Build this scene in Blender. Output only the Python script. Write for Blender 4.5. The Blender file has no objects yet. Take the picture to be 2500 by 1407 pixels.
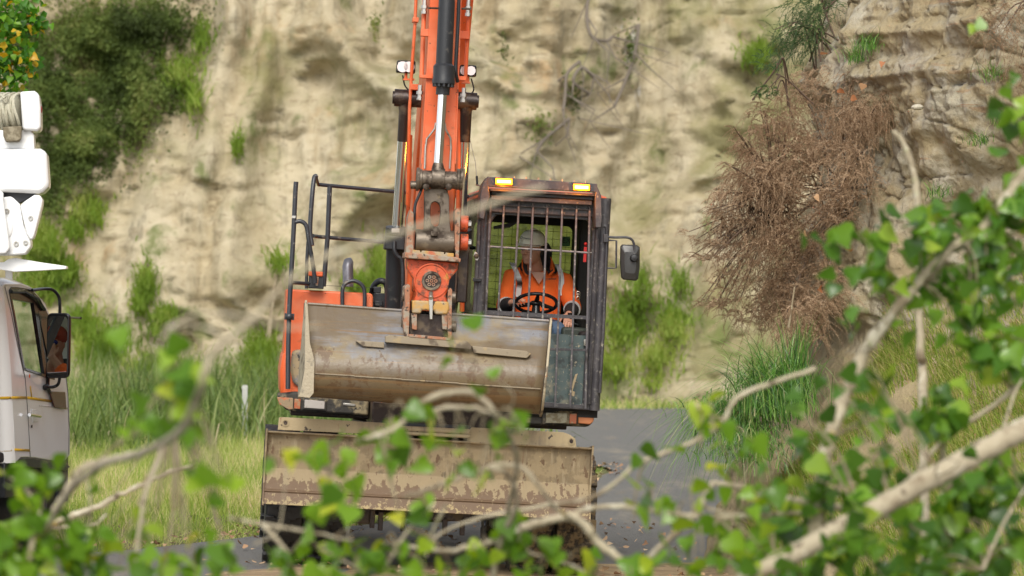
import bpy, bmesh, math, random
import numpy as np
from mathutils import Vector, Matrix, Euler
R = math.radians
PI = math.pi
random.seed(7)
rng = np.random.default_rng(11)
scene = bpy.context.scene
COL = scene.collection

# ------------------------------------------------------------------ camera, sky, sun, exposure
F = 8640.0; CX, CY, CH = 1250.0, 703.5, 2.14
cam_d = bpy.data.cameras.new('camera'); cam = bpy.data.objects.new('camera', cam_d); COL.objects.link(cam)
cam.location = (0, 0, CH); cam.rotation_euler = (R(90), 0, 0)
cam_d.sensor_width = 36; cam_d.lens = 36 * F / 2500; cam_d.clip_start = .1; cam_d.clip_end = 500
cam_d.dof.use_dof = True; cam_d.dof.focus_distance = 28.4; cam_d.dof.aperture_fstop = 3.0
scene.camera = cam
world = bpy.data.worlds.new('World'); scene.world = world; world.use_nodes = True
wn = world.node_tree.nodes; wl = world.node_tree.links
sky = wn.new('ShaderNodeTexSky'); sky.sky_type = 'NISHITA'; sky.sun_disc = False
SUN_EL, SUN_AZ = R(42), R(183)          # azimuth measured clockwise from +Y
sky.sun_elevation = SUN_EL; sky.sun_rotation = SUN_AZ; sky.dust_density = 1; sky.air_density = .8; sky.ozone_density = .6
hsv = wn.new('ShaderNodeHueSaturation'); hsv.inputs['Saturation'].default_value = .22     # overcast: a nearly colourless sky
wl.new(sky.outputs[0], hsv.inputs['Color'])
bg = wn['Background']; wl.new(hsv.outputs[0], bg.inputs[0]); bg.inputs[1].default_value = .15
sun_d = bpy.data.lights.new('sun', 'SUN'); sun_d.energy = 1.9; sun_d.angle = R(28); sun_d.color = (1, .95, .86)
sun = bpy.data.objects.new('sun', sun_d); COL.objects.link(sun)
sdir = Vector((math.sin(SUN_AZ) * math.cos(SUN_EL), math.cos(SUN_AZ) * math.cos(SUN_EL), math.sin(SUN_EL)))
sun.rotation_euler = sdir.to_track_quat('Z', 'Y').to_euler()
scene.view_settings.view_transform = 'Standard'; scene.view_settings.look = 'None'
scene.view_settings.exposure = 0.64; scene.view_settings.gamma = 1
scene.render.engine = 'CYCLES'
scene.cycles.use_denoising = True
scene.cycles.max_bounces = 7; scene.cycles.diffuse_bounces = 3; scene.cycles.glossy_bounces = 3
scene.cycles.transmission_bounces = 5; scene.cycles.transparent_max_bounces = 10
scene.cycles.sample_clamp_indirect = 6

# ------------------------------------------------------------------ helpers
def tag(o, label=None, cat=None, group=None, kind=None):
    if label: o['label'] = label
    if cat: o['category'] = cat
    if group: o['group'] = group
    if kind: o['kind'] = kind
    return o

def empty(name, loc, rot=(0, 0, 0)):
    o = bpy.data.objects.new(name, None); COL.objects.link(o)
    o.location = loc; o.rotation_euler = rot; o.empty_display_size = .2
    return o

def Wp(px, py, d):
    return Vector(((px - CX) / F * d, d, CH - (py - CY) / F * d))

class Frame:
    """local frame of a thing; turns a photo pixel into a point on one of its local planes"""
    def __init__(s, loc, rot):
        s.loc = Vector(loc); s.rot = Euler(rot)
        s.M = Matrix.Translation(s.loc) @ s.rot.to_matrix().to_4x4(); s.I = s.M.inverted()
        s.o = s.I @ Vector((0, 0, CH))
    def ray(s, px, py): return s.I.to_3x3() @ Vector(((px - CX) / F, 1, -(py - CY) / F))
    def y(s, px, py, w):
        d = s.ray(px, py); return s.o + d * ((w - s.o.y) / d.y)
    def x(s, px, py, xx):
        d = s.ray(px, py); return s.o + d * ((xx - s.o.x) / d.x)

class MB:
    def __init__(s, fr=None): s.v = []; s.f = []; s.fr = fr
    def add(s, vs, fs):
        n = len(s.v); s.v += [Vector(v) for v in vs]; s.f += [[i + n for i in f] for f in fs]; return s
    def bb(s, x0, x1, y0, y1, z0, z1):
        return s.add([(x0, y0, z0), (x1, y0, z0), (x1, y1, z0), (x0, y1, z0), (x0, y0, z1), (x1, y0, z1), (x1, y1, z1), (x0, y1, z1)],
                     [(0, 3, 2, 1), (4, 5, 6, 7), (0, 1, 5, 4), (1, 2, 6, 5), (2, 3, 7, 6), (3, 0, 4, 7)])
    def rbox(s, c, size, rot=(0, 0, 0)):
        m = Euler(rot).to_matrix(); c = Vector(c); a, b, d = [q / 2 for q in size]
        vs = [c + m @ Vector(p) for p in [(-a, -b, -d), (a, -b, -d), (a, b, -d), (-a, b, -d), (-a, -b, d), (a, -b, d), (a, b, d), (-a, b, d)]]
        return s.add(vs, [(0, 3, 2, 1), (4, 5, 6, 7), (0, 1, 5, 4), (1, 2, 6, 5), (2, 3, 7, 6), (3, 0, 4, 7)])
    def pbox(s, x0, y0, x1, y1, w0, w1):
        a = s.fr.y(x0, y0, w0); b = s.fr.y(x1, y1, w0)
        return s.bb(min(a.x, b.x), max(a.x, b.x), w0, w1, min(a.z, b.z), max(a.z, b.z))
    def prism(s, pts, off):
        n = len(pts); off = Vector(off); pts = [Vector(p) for p in pts]
        # orientation is fixed afterwards by recalculating normals
        return s.add(pts + [p + off for p in pts], [list(range(n))[::-1], list(range(n, 2 * n))] + [(i, (i + 1) % n, n + (i + 1) % n, n + i) for i in range(n)])
    def ppoly(s, pix, w0, w1):
        return s.prism([s.fr.y(x, y, w0) for x, y in pix], (0, w1 - w0, 0))
    def ring(s, outer, inner, off):
        """a flat plate with a hole: outer and inner loops of equal count"""
        n = len(outer); off = Vector(off); o = [Vector(p) for p in outer]; i = [Vector(p) for p in inner]
        vs = o + i + [p + off for p in o] + [p + off for p in i]; fs = []
        for k in range(n):
            q = (k + 1) % n
            fs += [(k, q, n + q, n + k), (2 * n + k, 3 * n + k, 3 * n + q, 2 * n + q), (k, 2 * n + k, 2 * n + q, q), (n + k, n + q, 3 * n + q, 3 * n + k)]
        return s.add(vs, fs)
    def tube(s, path, r, n=10, cap=True, flat=1.0):
        path = [Vector(p) for p in path]; m = len(path)
        rs = r if isinstance(r, (list, tuple)) else [r] * m
        up = None; base = len(s.v); 
        for i, p in enumerate(path):
            t = (path[min(i + 1, m - 1)] - path[max(i - 1, 0)]).normalized()
            if up is None:
                up = Vector((0, 1, 0)) if abs(t.y) < .8 else Vector((0, 0, 1))
            a = t.cross(up).normalized(); b = a.cross(t).normalized(); up = b
            for k in range(n):
                q = 2 * PI * k / n
                s.v.append(p + a * math.cos(q) * rs[i] + b * math.sin(q) * rs[i] * flat)
        for i in range(m - 1):
            for k in range(n):
                k2 = (k + 1) % n
                s.f.append([base + i * n + k, base + i * n + k2, base + (i + 1) * n + k2, base + (i + 1) * n + k])
        if cap:
            s.f.append([base + k for k in range(n)][::-1]); s.f.append([base + (m - 1) * n + k for k in range(n)])
        return s
    def cyl(s, p0, p1, r0, r1=None, n=24):
        return s.tube([p0, p1], [r0, r0 if r1 is None else r1], n)
    def lathe(s, prof, c, axis='x', n=32):
        """prof: list of (radius, offset along axis); closed loop when first equals last"""
        c = Vector(c); base = len(s.v); m = len(prof)
        for r, o in prof:
            for k in range(n):
                q = 2 * PI * k / n; a, b = r * math.cos(q), r * math.sin(q)
                s.v.append(c + (Vector((o, a, b)) if axis == 'x' else Vector((b, o, a)) if axis == 'y' else Vector((a, b, o))))
        for i in range(m - 1):
            for k in range(n):
                k2 = (k + 1) % n
                s.f.append([base + i * n + k, base + (i + 1) * n + k, base + (i + 1) * n + k2, base + i * n + k2])
        for i, rev in ((0, 0), (m - 1, 1)):
            if prof[i][0] > 1e-4 and prof[0] != prof[-1]:
                s.f.append([base + i * n + k for k in range(n)][::(-1 if rev else 1)])
        return s
    def ell(s, c, rad, rot=(0, 0, 0), n=16, m=10):
        c = Vector(c); mt = Euler(rot).to_matrix(); base = len(s.v)
        for i in range(m + 1):
            th = PI * i / m
            for k in range(n):
                q = 2 * PI * k / n
                s.v.append(c + mt @ Vector((rad[0] * math.sin(th) * math.cos(q), rad[1] * math.sin(th) * math.sin(q), rad[2] * math.cos(th))))
        for i in range(m):
            for k in range(n):
                k2 = (k + 1) % n
                s.f.append([base + i * n + k, base + (i + 1) * n + k, base + (i + 1) * n + k2, base + i * n + k2])
        return s
    def loft(s, rings):
        """rings of equal count, closed with end caps"""
        base = len(s.v); n = len(rings[0])
        for r in rings: s.v += [Vector(p) for p in r]
        for i in range(len(rings) - 1):
            for k in range(n):
                k2 = (k + 1) % n
                s.f.append([base + i * n + k, base + i * n + k2, base + (i + 1) * n + k2, base + (i + 1) * n + k])
        s.f.append([base + k for k in range(n)][::-1]); s.f.append([base + (len(rings) - 1) * n + k for k in range(n)])
        return s
    def build(s, name, mat, parent=None, bevel=0, angle=35, remesh=0, smooth=0, sub=0, org=None, thick=0):
        me = bpy.data.meshes.new(name)
        vs = [v - org for v in s.v] if org is not None else s.v
        me.from_pydata([tuple(v) for v in vs], [], [tuple(f) for f in s.f])
        bm = bmesh.new(); bm.from_mesh(me)
        bmesh.ops.remove_doubles(bm, verts=bm.verts, dist=1e-5)
        bmesh.ops.recalc_face_normals(bm, faces=bm.faces)
        bm.to_mesh(me); bm.free()
        me.polygons.foreach_set('use_smooth', [True] * len(me.polygons))
        me.set_sharp_from_angle(angle=R(angle))
        me.materials.append(mat)
        o = bpy.data.objects.new(name, me); COL.objects.link(o)
        if parent: o.parent = parent
        if thick:
            q = o.modifiers.new('so', 'SOLIDIFY'); q.thickness = thick; q.offset = 0
        if bevel:
            b = o.modifiers.new('bv', 'BEVEL'); b.width = bevel; b.segments = 2; b.limit_method = 'ANGLE'; b.angle_limit = R(40)
        if remesh:
            q = o.modifiers.new('rm', 'REMESH'); q.mode = 'VOXEL'; q.voxel_size = remesh; q.use_smooth_shade = True
        if smooth:
            q = o.modifiers.new('sm', 'SMOOTH'); q.factor = .5; q.iterations = smooth
        if sub:
            q = o.modifiers.new('ss', 'SUBSURF'); q.levels = sub; q.render_levels = sub
        return o

def curve(pts, n=6):
    """Catmull-Rom through points (each any-length tuple)"""
    P = [np.array(p, float) for p in pts]; P = [2 * P[0] - P[1]] + P + [2 * P[-1] - P[-2]]; out = []
    for i in range(1, len(P) - 2):
        for k in range(n):
            t = k / n; a, b, c, d = P[i - 1], P[i], P[i + 1], P[i + 2]
            out.append(.5 * ((2 * b) + (-a + c) * t + (2 * a - 5 * b + 4 * c - d) * t * t + (-a + 3 * b - 3 * c + d) * t ** 3))
    out.append(P[-2]); return out

def copy_tree(o, parent=None):
    c = o.copy(); COL.objects.link(c); c.parent = parent
    for ch in list(o.children): copy_tree(ch, c)
    return c

# numpy value noise
def _h(i, j, k):
    n = (i * 374761393 + j * 668265263 + k * 2147483647 + 1442695041) & 0xffffffff
    n = ((n ^ (n >> 13)) * 1274126177) & 0xffffffff
    n = ((n ^ (n >> 16)) * 2246822519) & 0xffffffff
    return ((n ^ (n >> 15)) & 0xffffff) / float(0xffffff)
def vnoise(P):
    P = np.asarray(P, float); I = np.floor(P).astype(np.int64); f = P - I; f = f * f * (3 - 2 * f)
    out = 0
    for a in (0, 1):
        for b in (0, 1):
            for c in (0, 1):
                w = (f[..., 0] if a else 1 - f[..., 0]) * (f[..., 1] if b else 1 - f[..., 1]) * (f[..., 2] if c else 1 - f[..., 2])
                out = out + w * _h(I[..., 0] + a, I[..., 1] + b, I[..., 2] + c)
    return out * 2 - 1
def fbm(P, o=4, g=.5):
    P = np.asarray(P, float); s = 0; a = 1; 
    for k in range(o): s = s + a * vnoise(P * 2 ** k + 17.3 * k); a *= g
    return s
def ridge(P, o=4):
    s = 0; a = 1
    for k in range(o): s = s + a * (1 - 2 * np.abs(vnoise(P * 2 ** k + 9.1 * k))); a *= .5
    return s
def sstep(a, b, x): t = np.clip((np.asarray(x, float) - a) / (b - a), 0, 1); return t * t * (3 - 2 * t)

def np_mesh(name, V, Fc, mat, parent=None, rnd=None, smooth=True):
    """V (n,3), Fc (m,k) with k = 3 or 4"""
    me = bpy.data.meshes.new(name); V = np.ascontiguousarray(V, np.float32); Fc = np.ascontiguousarray(Fc, np.int32)
    k = Fc.shape[1]; me.vertices.add(len(V)); me.vertices.foreach_set('co', V.ravel())
    me.loops.add(Fc.size); me.loops.foreach_set('vertex_index', Fc.ravel())
    me.polygons.add(len(Fc)); me.polygons.foreach_set('loop_start', np.arange(0, Fc.size, k, dtype=np.int32))
    me.polygons.foreach_set('use_smooth', np.full(len(Fc), smooth))
    if rnd is not None:
        at = me.attributes.new('rnd', 'FLOAT', 'POINT'); at.data.foreach_set('value', np.ascontiguousarray(rnd, np.float32))
    me.update(calc_edges=True); me.validate(); me.materials.append(mat)
    o = bpy.data.objects.new(name, me); COL.objects.link(o)
    if parent: o.parent = parent
    return o

def grid_mesh(name, G, mat, **k):
    """G (a,b,3)"""
    a, b, _ = G.shape; i = np.arange(a - 1)[:, None] * b + np.arange(b - 1)[None]
    Fc = np.stack([i, i + 1, i + b + 1, i + b], -1).reshape(-1, 4)
    return np_mesh(name, G.reshape(-1, 3), Fc, mat, **k)

def blade_geo(pos, h, w, lean, droop, seg=4, up=None):
    """arched grass blades. lean (n,3) horizontal offset at the tip, droop = how far the tip falls (fraction of h)"""
    n = len(pos); t = np.linspace(0, 1, seg + 1)[None, :, None]
    U = np.array([0, 0, 1.])[None, None] if up is None else up[:, None]
    mid = pos[:, None] + U * (h[:, None, None] * (t - droop[:, None, None] * t ** 2.6)) + lean[:, None] * t ** 1.7
    ang = rng.uniform(0, PI, n); side = np.stack([np.cos(ang), np.sin(ang) * .4, 0 * ang], -1)
    wd = (w[:, None, None] * (1 - t ** 1.5 * .93)) / 2
    L = mid - side[:, None] * wd; Rr = mid + side[:, None] * wd
    V = np.stack([L, Rr], 2).reshape(n, -1, 3); m = 2 * (seg + 1)
    base = (np.arange(n) * m)[:, None]; fs = np.concatenate([base + np.array([[2 * k, 2 * k + 1, 2 * k + 3, 2 * k + 2]]) for k in range(seg)], 1).reshape(-1, 4)
    return V.reshape(-1, 3), fs, m
def blades(name, mat, pos, h, w, lean, droop, seg=4, parent=None, up=None, rnd=None):
    V, fs, m = blade_geo(pos, h, w, lean, droop, seg, up)
    return np_mesh(name, V, fs, mat, parent, np.repeat(rng.random(len(pos)) if rnd is None else rnd, m))

_t = [0, .1, .24, .4, .56, .72, .87, 1.04]; _w = [.2, .42, .5, .46, .35, .21, .08, 0]; _b = [-.05, .02, .18, .36, .53, .7, .86, 1.04]
LEAF_V = np.array([(0, t, -.16 * t * t) for t in _t] + [(sg * w, b, .22 * w - .16 * b * b + .03 * math.sin(b * 9)) for sg in (-1, 1) for w, b in zip(_w[:-1], _b[:-1])])
LEAF_T = np.array([f for k in range(6) for f in ((k, k + 1, 8 + k + 1), (k, 8 + k + 1, 8 + k), (k + 1, k, 15 + k), (k + 1, 15 + k, 15 + k + 1))] + [(6, 7, 14), (7, 6, 21)])
OVAL_V = np.array([(0, 0, 0), (0, .5, .04), (0, 1, 0), (-.22, .4, .1), (.22, .4, .1)]); OVAL_T = np.array([(0, 1, 3), (1, 2, 3), (1, 0, 4), (2, 1, 4)])
def rots(n, tilt=None):
    """random leaf frames: y = leaf direction, z = normal"""
    y = rng.normal(size=(n, 3)); y[:, 2] -= .7
    if tilt is not None: y = y + tilt
    y /= np.linalg.norm(y, axis=1)[:, None]
    z = rng.normal(size=(n, 3)); z[:, 1] -= .9; z[:, 2] += .5; z -= (z * y).sum(1)[:, None] * y; z /= np.linalg.norm(z, axis=1)[:, None]
    x = np.cross(y, z); return np.stack([x, y, z], -1)
def leaf_geo(pos, size, M=None, T=(LEAF_V, LEAF_T)):
    tv, tf = T; n = len(pos); M = rots(n) if M is None else M
    tvn = np.repeat(tv[None], n, 0); tvn[..., 2] *= rng.uniform(.2, 2.2, n)[:, None]; tvn[..., 0] *= rng.uniform(.8, 1.15, n)[:, None]; tvn[..., 0] += tvn[..., 1] ** 2 * rng.normal(0, .1, n)[:, None]
    V = pos[:, None] + np.einsum('nij,nkj->nki', M, tvn) * size[:, None, None]
    Fc = (np.arange(n) * len(tv))[:, None, None] + tf[None]
    return V.reshape(-1, 3), Fc.reshape(-1, 3), len(tv)
def leaves(name, mat, pos, size, parent=None, M=None, T=(LEAF_V, LEAF_T), rnd=None):
    V, Fc, k = leaf_geo(pos, size, M, T)
    r = rng.random(len(pos)) if rnd is None else rnd
    return np_mesh(name, V, Fc, mat, parent, np.repeat(r, k))

# ------------------------------------------------------------------ materials
def new_mat(name):
    m = bpy.data.materials.new(name); m.use_nodes = True; nt = m.node_tree
    return m, nt, nt.nodes, nt.links, nt.nodes['Principled BSDF']
def paint(name, base, rough=.5, metal=0, layers=(), bump=0, bscale=40, bst=None, coat=0, spec=None, coord='Object'):
    """base colour plus noise-masked layers: dict(c, s, lo, hi, st=(1,1,1), det, grad=(axis,a0,a1,amount), r)"""
    m, nt, N, L, P = new_mat(name)
    tc = N.new('ShaderNodeTexCoord').outputs[coord]; sep = N.new('ShaderNodeSeparateXYZ'); L.new(tc, sep.inputs[0])
    rgb = N.new('ShaderNodeRGB'); rgb.outputs[0].default_value = (*base, 1); cur = rgb.outputs[0]; rcur = None
    for q in layers:
        mp = N.new('ShaderNodeMapping'); L.new(tc, mp.inputs[0]); mp.inputs['Scale'].default_value = q.get('st', (1, 1, 1)); mp.inputs['Location'].default_value = [q.get('off', 0) + q['s'] * .37] * 3
        if q.get('vor'):
            nz = N.new('ShaderNodeTexVoronoi'); nz.inputs['Scale'].default_value = q['s']; no = nz.outputs['Distance']
        else:
            nz = N.new('ShaderNodeTexNoise'); nz.inputs['Scale'].default_value = q['s']; nz.inputs['Detail'].default_value = q.get('det', 5); nz.inputs['Roughness'].default_value = q.get('ro', .6); no = nz.outputs[0]
            if 'dist' in q: nz.inputs['Distortion'].default_value = q['dist']
        L.new(mp.outputs[0], nz.inputs['Vector'])
        if 'grad' in q:
            ax, a0, a1, am = q['grad']; mr = N.new('ShaderNodeMapRange'); L.new(sep.outputs[ax], mr.inputs[0])
            mr.inputs[1].default_value = a0; mr.inputs[2].default_value = a1; mr.inputs[3].default_value = 0; mr.inputs[4].default_value = am
            ad = N.new('ShaderNodeMath'); L.new(no, ad.inputs[0]); L.new(mr.outputs[0], ad.inputs[1]); no = ad.outputs[0]
        mk = N.new('ShaderNodeMapRange'); L.new(no, mk.inputs[0]); mk.inputs[1].default_value = q['lo']; mk.inputs[2].default_value = q['hi']; mk.inputs[4].default_value = q.get('a', 1); mk.interpolation_type = 'SMOOTHSTEP'
        mx = N.new('ShaderNodeMix'); mx.data_type = 'RGBA'; L.new(mk.outputs[0], mx.inputs[0]); L.new(cur, mx.inputs[6]); mx.inputs[7].default_value = (*q['c'], 1); cur = mx.outputs[2]
        if 'r' in q:
            rm = N.new('ShaderNodeMix'); rm.data_type = 'FLOAT'; L.new(mk.outputs[0], rm.inputs[0])
            if rcur is None: rm.inputs[2].default_value = rough
            else: L.new(rcur, rm.inputs[2])
            rm.inputs[3].default_value = q['r']; rcur = rm.outputs[0]
    L.new(cur, P.inputs['Base Color'])
    if rcur is not None: L.new(rcur, P.inputs['Roughness'])
    else: P.inputs['Roughness'].default_value = rough
    P.inputs['Metallic'].default_value = metal
    if coat: P.inputs['Coat Weight'].default_value = coat; P.inputs['Coat Roughness'].default_value = .08
    if spec is not None: P.inputs['Specular IOR Level'].default_value = spec
    if bump:
        nz = N.new('ShaderNodeTexNoise'); nz.inputs['Scale'].default_value = bscale; nz.inputs['Detail'].default_value = 9; nz.inputs['Roughness'].default_value = .62
        mp = N.new('ShaderNodeMapping'); mp.inputs['Scale'].default_value = bst or (1, 1, 1); L.new(tc, mp.inputs[0]); L.new(mp.outputs[0], nz.inputs['Vector'])
        bp = N.new('ShaderNodeBump'); bp.inputs['Strength'].default_value = 1; bp.inputs['Distance'].default_value = bump; L.new(nz.outputs[0], bp.inputs['Height']); L.new(bp.outputs[0], P.inputs['Normal'])
    return m
def leafmat(name, cols, rough=.4, trans=.35, spec=.5):
    """cols: list of (position, rgb) over the per-leaf random value"""
    m, nt, N, L, P = new_mat(name)
    at = N.new('ShaderNodeAttribute'); at.attribute_name = 'rnd'
    cr = N.new('ShaderNodeValToRGB'); L.new(at.outputs['Fac'], cr.inputs[0]); e = cr.color_ramp.elements
    while len(e) < len(cols): e.new(.5)
    for k, (p, c) in enumerate(cols): e[k].position = p; e[k].color = (*c, 1)
    L.new(cr.outputs[0], P.inputs['Base Color']); P.inputs['Roughness'].default_value = rough; P.inputs['Specular IOR Level'].default_value = spec
    if trans:
        tr = N.new('ShaderNodeBsdfTranslucent'); mx = N.new('ShaderNodeMixShader'); mx.inputs[0].default_value = trans
        hs = N.new('ShaderNodeHueSaturation'); hs.inputs['Value'].default_value = 1.5; hs.inputs['Saturation'].default_value = 1.1; hs.inputs['Hue'].default_value = .485
        L.new(cr.outputs[0], hs.inputs['Color']); L.new(hs.outputs[0], tr.inputs[0])
        L.new(P.outputs[0], mx.inputs[1]); L.new(tr.outputs[0], mx.inputs[2]); L.new(mx.outputs[0], N['Material Output'].inputs[0])
    return m
def glassmat(name, tint=(.8, .9, .85), alpha=.2, rough=.03, col=(.02, .03, .03)):
    m, nt, N, L, P = new_mat(name); P.inputs['Base Color'].default_value = (*col, 1); P.inputs['Roughness'].default_value = rough
    t = N.new('ShaderNodeBsdfTransparent'); t.inputs[0].default_value = (*tint, 1); mx = N.new('ShaderNodeMixShader'); mx.inputs[0].default_value = alpha
    L.new(t.outputs[0], mx.inputs[1]); L.new(P.outputs[0], mx.inputs[2]); L.new(mx.outputs[0], N['Material Output'].inputs[0]); return m
def glow(name, c, s):
    m, nt, N, L, P = new_mat(name); P.inputs['Base Color'].default_value = (*c, 1); P.inputs['Emission Color'].default_value = (*c, 1); P.inputs['Emission Strength'].default_value = s; return m

MUD = (.33, .25, .14); DMUD = (.10, .062, .034)
ORG = (.70, .12, .03)
M_orange = paint('orange_paint', ORG, .42, layers=[dict(c=(.74, .22, .10), s=3, lo=.4, hi=.65, a=.7), dict(c=(.10, .05, .03), s=26, lo=.66, hi=.7, r=.8), dict(c=(.2, .09, .04), s=7, lo=.62, hi=.75, a=.6, r=.8), dict(c=MUD, s=5, lo=.63, hi=.8, a=.5, r=.9)], bump=.001)
M_orange_worn = paint('worn_orange_paint', (.55, .085, .025), .5, layers=[dict(c=(.5, .3, .05), s=9, lo=.58, hi=.66, a=.7, det=9), dict(c=(.10, .055, .035), s=14, lo=.5, hi=.6, r=.8, det=10, ro=.75, a=.85), dict(c=(.36, .27, .17), s=11, lo=.58, hi=.7, r=.95, off=4, det=9, ro=.7)], bump=.003, bscale=30)
M_rust_edge = paint('scuffed_steel_paint', (.34, .15, .08), .65, layers=[dict(c=(.3, .25, .19), s=14, lo=.45, hi=.6), dict(c=(.05, .03, .02), s=22, lo=.55, hi=.62)], bump=.003)
M_yellow_worn = paint('worn_yellow_paint', (.48, .27, .07), .6, layers=[dict(c=(.36, .29, .19), s=8, lo=.42, hi=.58, det=9, ro=.7), dict(c=(.45, .12, .05), s=7, lo=.56, hi=.68, off=3), dict(c=(.05, .03, .02), s=16, lo=.6, hi=.66)], bump=.003)
M_black = paint('black_paint', (.018, .019, .022), .42, layers=[dict(c=(.10, .09, .075), s=16, lo=.6, hi=.75, a=.7, r=.9), dict(c=(.3, .28, .22), s=60, lo=.7, hi=.76, a=.8, r=.9)], bump=.001)
M_black_wet = paint('dusty_black_frame', (.042, .040, .046), .3, layers=[dict(c=(.11, .10, .10), s=5, lo=.4, hi=.7, a=.6, r=.6), dict(c=(.20, .19, .17), s=40, lo=.56, hi=.68, a=.6, r=.8), dict(c=(.34, .31, .24), s=13, lo=.64, hi=.72, a=.8, r=.9)], bump=.0015, bscale=60)
M_dark = paint('dark_interior', (.022, .02, .02), .7)
M_rubber = paint('tyre_rubber', (.012, .012, .013), .5, layers=[dict(c=(.09, .07, .045), s=5, lo=.45, hi=.75, a=.5, r=.9), dict(c=(.2, .15, .09), s=30, lo=.66, hi=.75, a=.5, r=.9)], bump=.002)
M_rubber_mud = paint('muddy_tyre_rubber', (.03, .024, .018), .8, layers=[dict(c=(.16, .115, .06), s=22, lo=.38, hi=.6, r=.95)], bump=.004)
M_chrome = paint('chrome_rod', (.78, .79, .8), .16, 1)
M_steel = paint('greasy_steel', (.16, .13, .10), .45, .6, layers=[dict(c=(.05, .035, .025), s=9, lo=.45, hi=.6, r=.7), dict(c=(.30, .24, .16), s=7, lo=.58, hi=.7, r=.9, off=5)], bump=.002)
M_grease = paint('greasy_black_steel', (.035, .022, .018), .35, .3, layers=[dict(c=(.12, .09, .06), s=9, lo=.5, hi=.65, r=.7)], bump=.002)
M_silver = paint('galvanised_steel', (.5, .48, .44), .35, .9, layers=[dict(c=(.2, .17, .12), s=20, lo=.55, hi=.65, r=.8)])
M_lens = paint('lamp_lens', (.46, .42, .38), .15, layers=[dict(c=(.3, .25, .2), s=25, lo=.55, hi=.7, a=.6)], coat=.5)
M_lens_dirty = paint('muddy_lamp_lens', (.3, .28, .2), .35, layers=[dict(c=(.2, .16, .09), s=25, lo=.45, hi=.6)])
M_amber = paint('amber_lens', (.42, .12, .05), .3, layers=[dict(c=MUD, s=18, lo=.5, hi=.65)])
M_beacon = glow('lit_amber_lamp', (1, .22, .006), 4); M_led = glow('amber_led_core', (1, .42, .05), 25)
M_mirrorback = paint('grey_mirror_shell', (.035, .034, .033), .35, layers=[dict(c=(.22, .2, .17), s=70, lo=.66, hi=.74)])
def blade_mat(name, z0, z1, hi=.62):
    return paint(name, (.23, .175, .10), .7, layers=[
        dict(c=(.16, .12, .07), s=3, lo=.40, hi=.65, a=.8, det=9, ro=.7, st=(1.6, 1, .8)), dict(c=(.10, .08, .055), s=6, lo=.5, hi=.72, st=(2, 1, .25), a=.8, off=3, det=9, ro=.7), dict(c=(.38, .31, .2), s=9, lo=.54, hi=.66, st=(2.5, 1, .3), a=.5, off=33, det=8),
        dict(c=(.13, .05, .02), s=9, lo=.62, hi=.7, st=(3, 1, .35), a=.6, off=8),
        dict(c=(.31, .24, .14), s=6, lo=.5, hi=.56, grad=(2, z1 + .01, z1 - .01, .3), r=.85, a=.7), dict(c=(.135, .083, .045), s=17, det=9, ro=.6, lo=.59, hi=.625, st=(1.2, 1, .6), grad=(2, z1 - .02, z1 - .14, .2), r=.62),
        dict(c=(.36, .28, .15), s=24, det=8, ro=.7, lo=.64, hi=.67, grad=(2, z0 + .10, z0 - .0, .16), r=.95), dict(c=(.42, .33, .17), s=26, det=9, ro=.75, lo=.66, hi=.68, st=(1, 1, .5), off=44, r=.95, a=.8)], bump=.006, bscale=26)

# white gloss etc
M_white = paint('white_gelcoat', (.79, .79, .785), .18, layers=[dict(c=(.7, .68, .62), s=4, lo=.5, hi=.8, a=.35), dict(c=(.35, .28, .2), s=30, lo=.72, hi=.76, a=.7)], coat=.3)
M_yellow = paint('yellow_tape', (.55, .33, .02), .4)
M_blackgloss = paint('black_plastic', (.012, .012, .013), .25)

# ------------------------------------------------------------------ setting: ground, road, dirt shoulder
def gz(x, y):
    """camber of the road under the machine"""
    x = np.asarray(x, float); y = np.asarray(y, float)
    c = -.056 * np.clip(x + 1.9, 0, 3.2) * (1 - sstep(31, 40, y))
    return c
def verge_x(y):   # where the grass verge meets the asphalt, for depth y
    return np.interp(y, [20, 27.2, 28.8, 32, 34, 36.5, 40, 42, 43.5, 46, 50, 56, 64], [-7.5, -5.2, -3.1, -1.5, -.9, .2, 1.05, 1.2, .7, -.5, -1.5, -2.3, -3])
def bank_x(y):    # toe of the right-hand bank
    return np.interp(y, [3, 14, 20, 24, 26, 27.5, 29, 31, 34.5, 38, 46], [3.8, 3.8, 3.5, 2.9, 2.3, 1.85, 1.62, 1.75, 2.3, 3.6, 9])

gx = np.concatenate([np.linspace(-220, -12, 14), np.linspace(-11, 11, 111), np.linspace(12, 220, 14)])
gy = np.concatenate([np.linspace(-120, 14, 12), np.linspace(15, 70, 181), np.linspace(72, 300, 12)])
X, Y = np.meshgrid(gx, gy, indexing='ij')
near = (np.abs(X) < 12) & (Y > 14) & (Y < 71)
Z = gz(X, Y) - .035 + near * .02 * fbm(np.stack([X * 1.3, Y * 1.3, X * 0], -1), 4)
# the verge stands a little proud of the road
vz = sstep(0, 2.2, verge_x(Y) - X) * (Y > 26) * (Y < 66)
Z = Z + vz * (.10 + .05 * fbm(np.stack([X * .8, Y * .8, X * 0 + 3], -1), 3))
M_earth = paint('verge_soil', (.16, .13, .06), .95, layers=[dict(c=(.10, .12, .03), s=1.3, lo=.4, hi=.6), dict(c=(.3, .22, .12), s=9, lo=.55, hi=.7)], bump=.02, bscale=9)
o = grid_mesh('ground', np.stack([X, Y, Z], -1)[:, ::-1], M_earth); tag(o, kind='structure')

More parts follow.
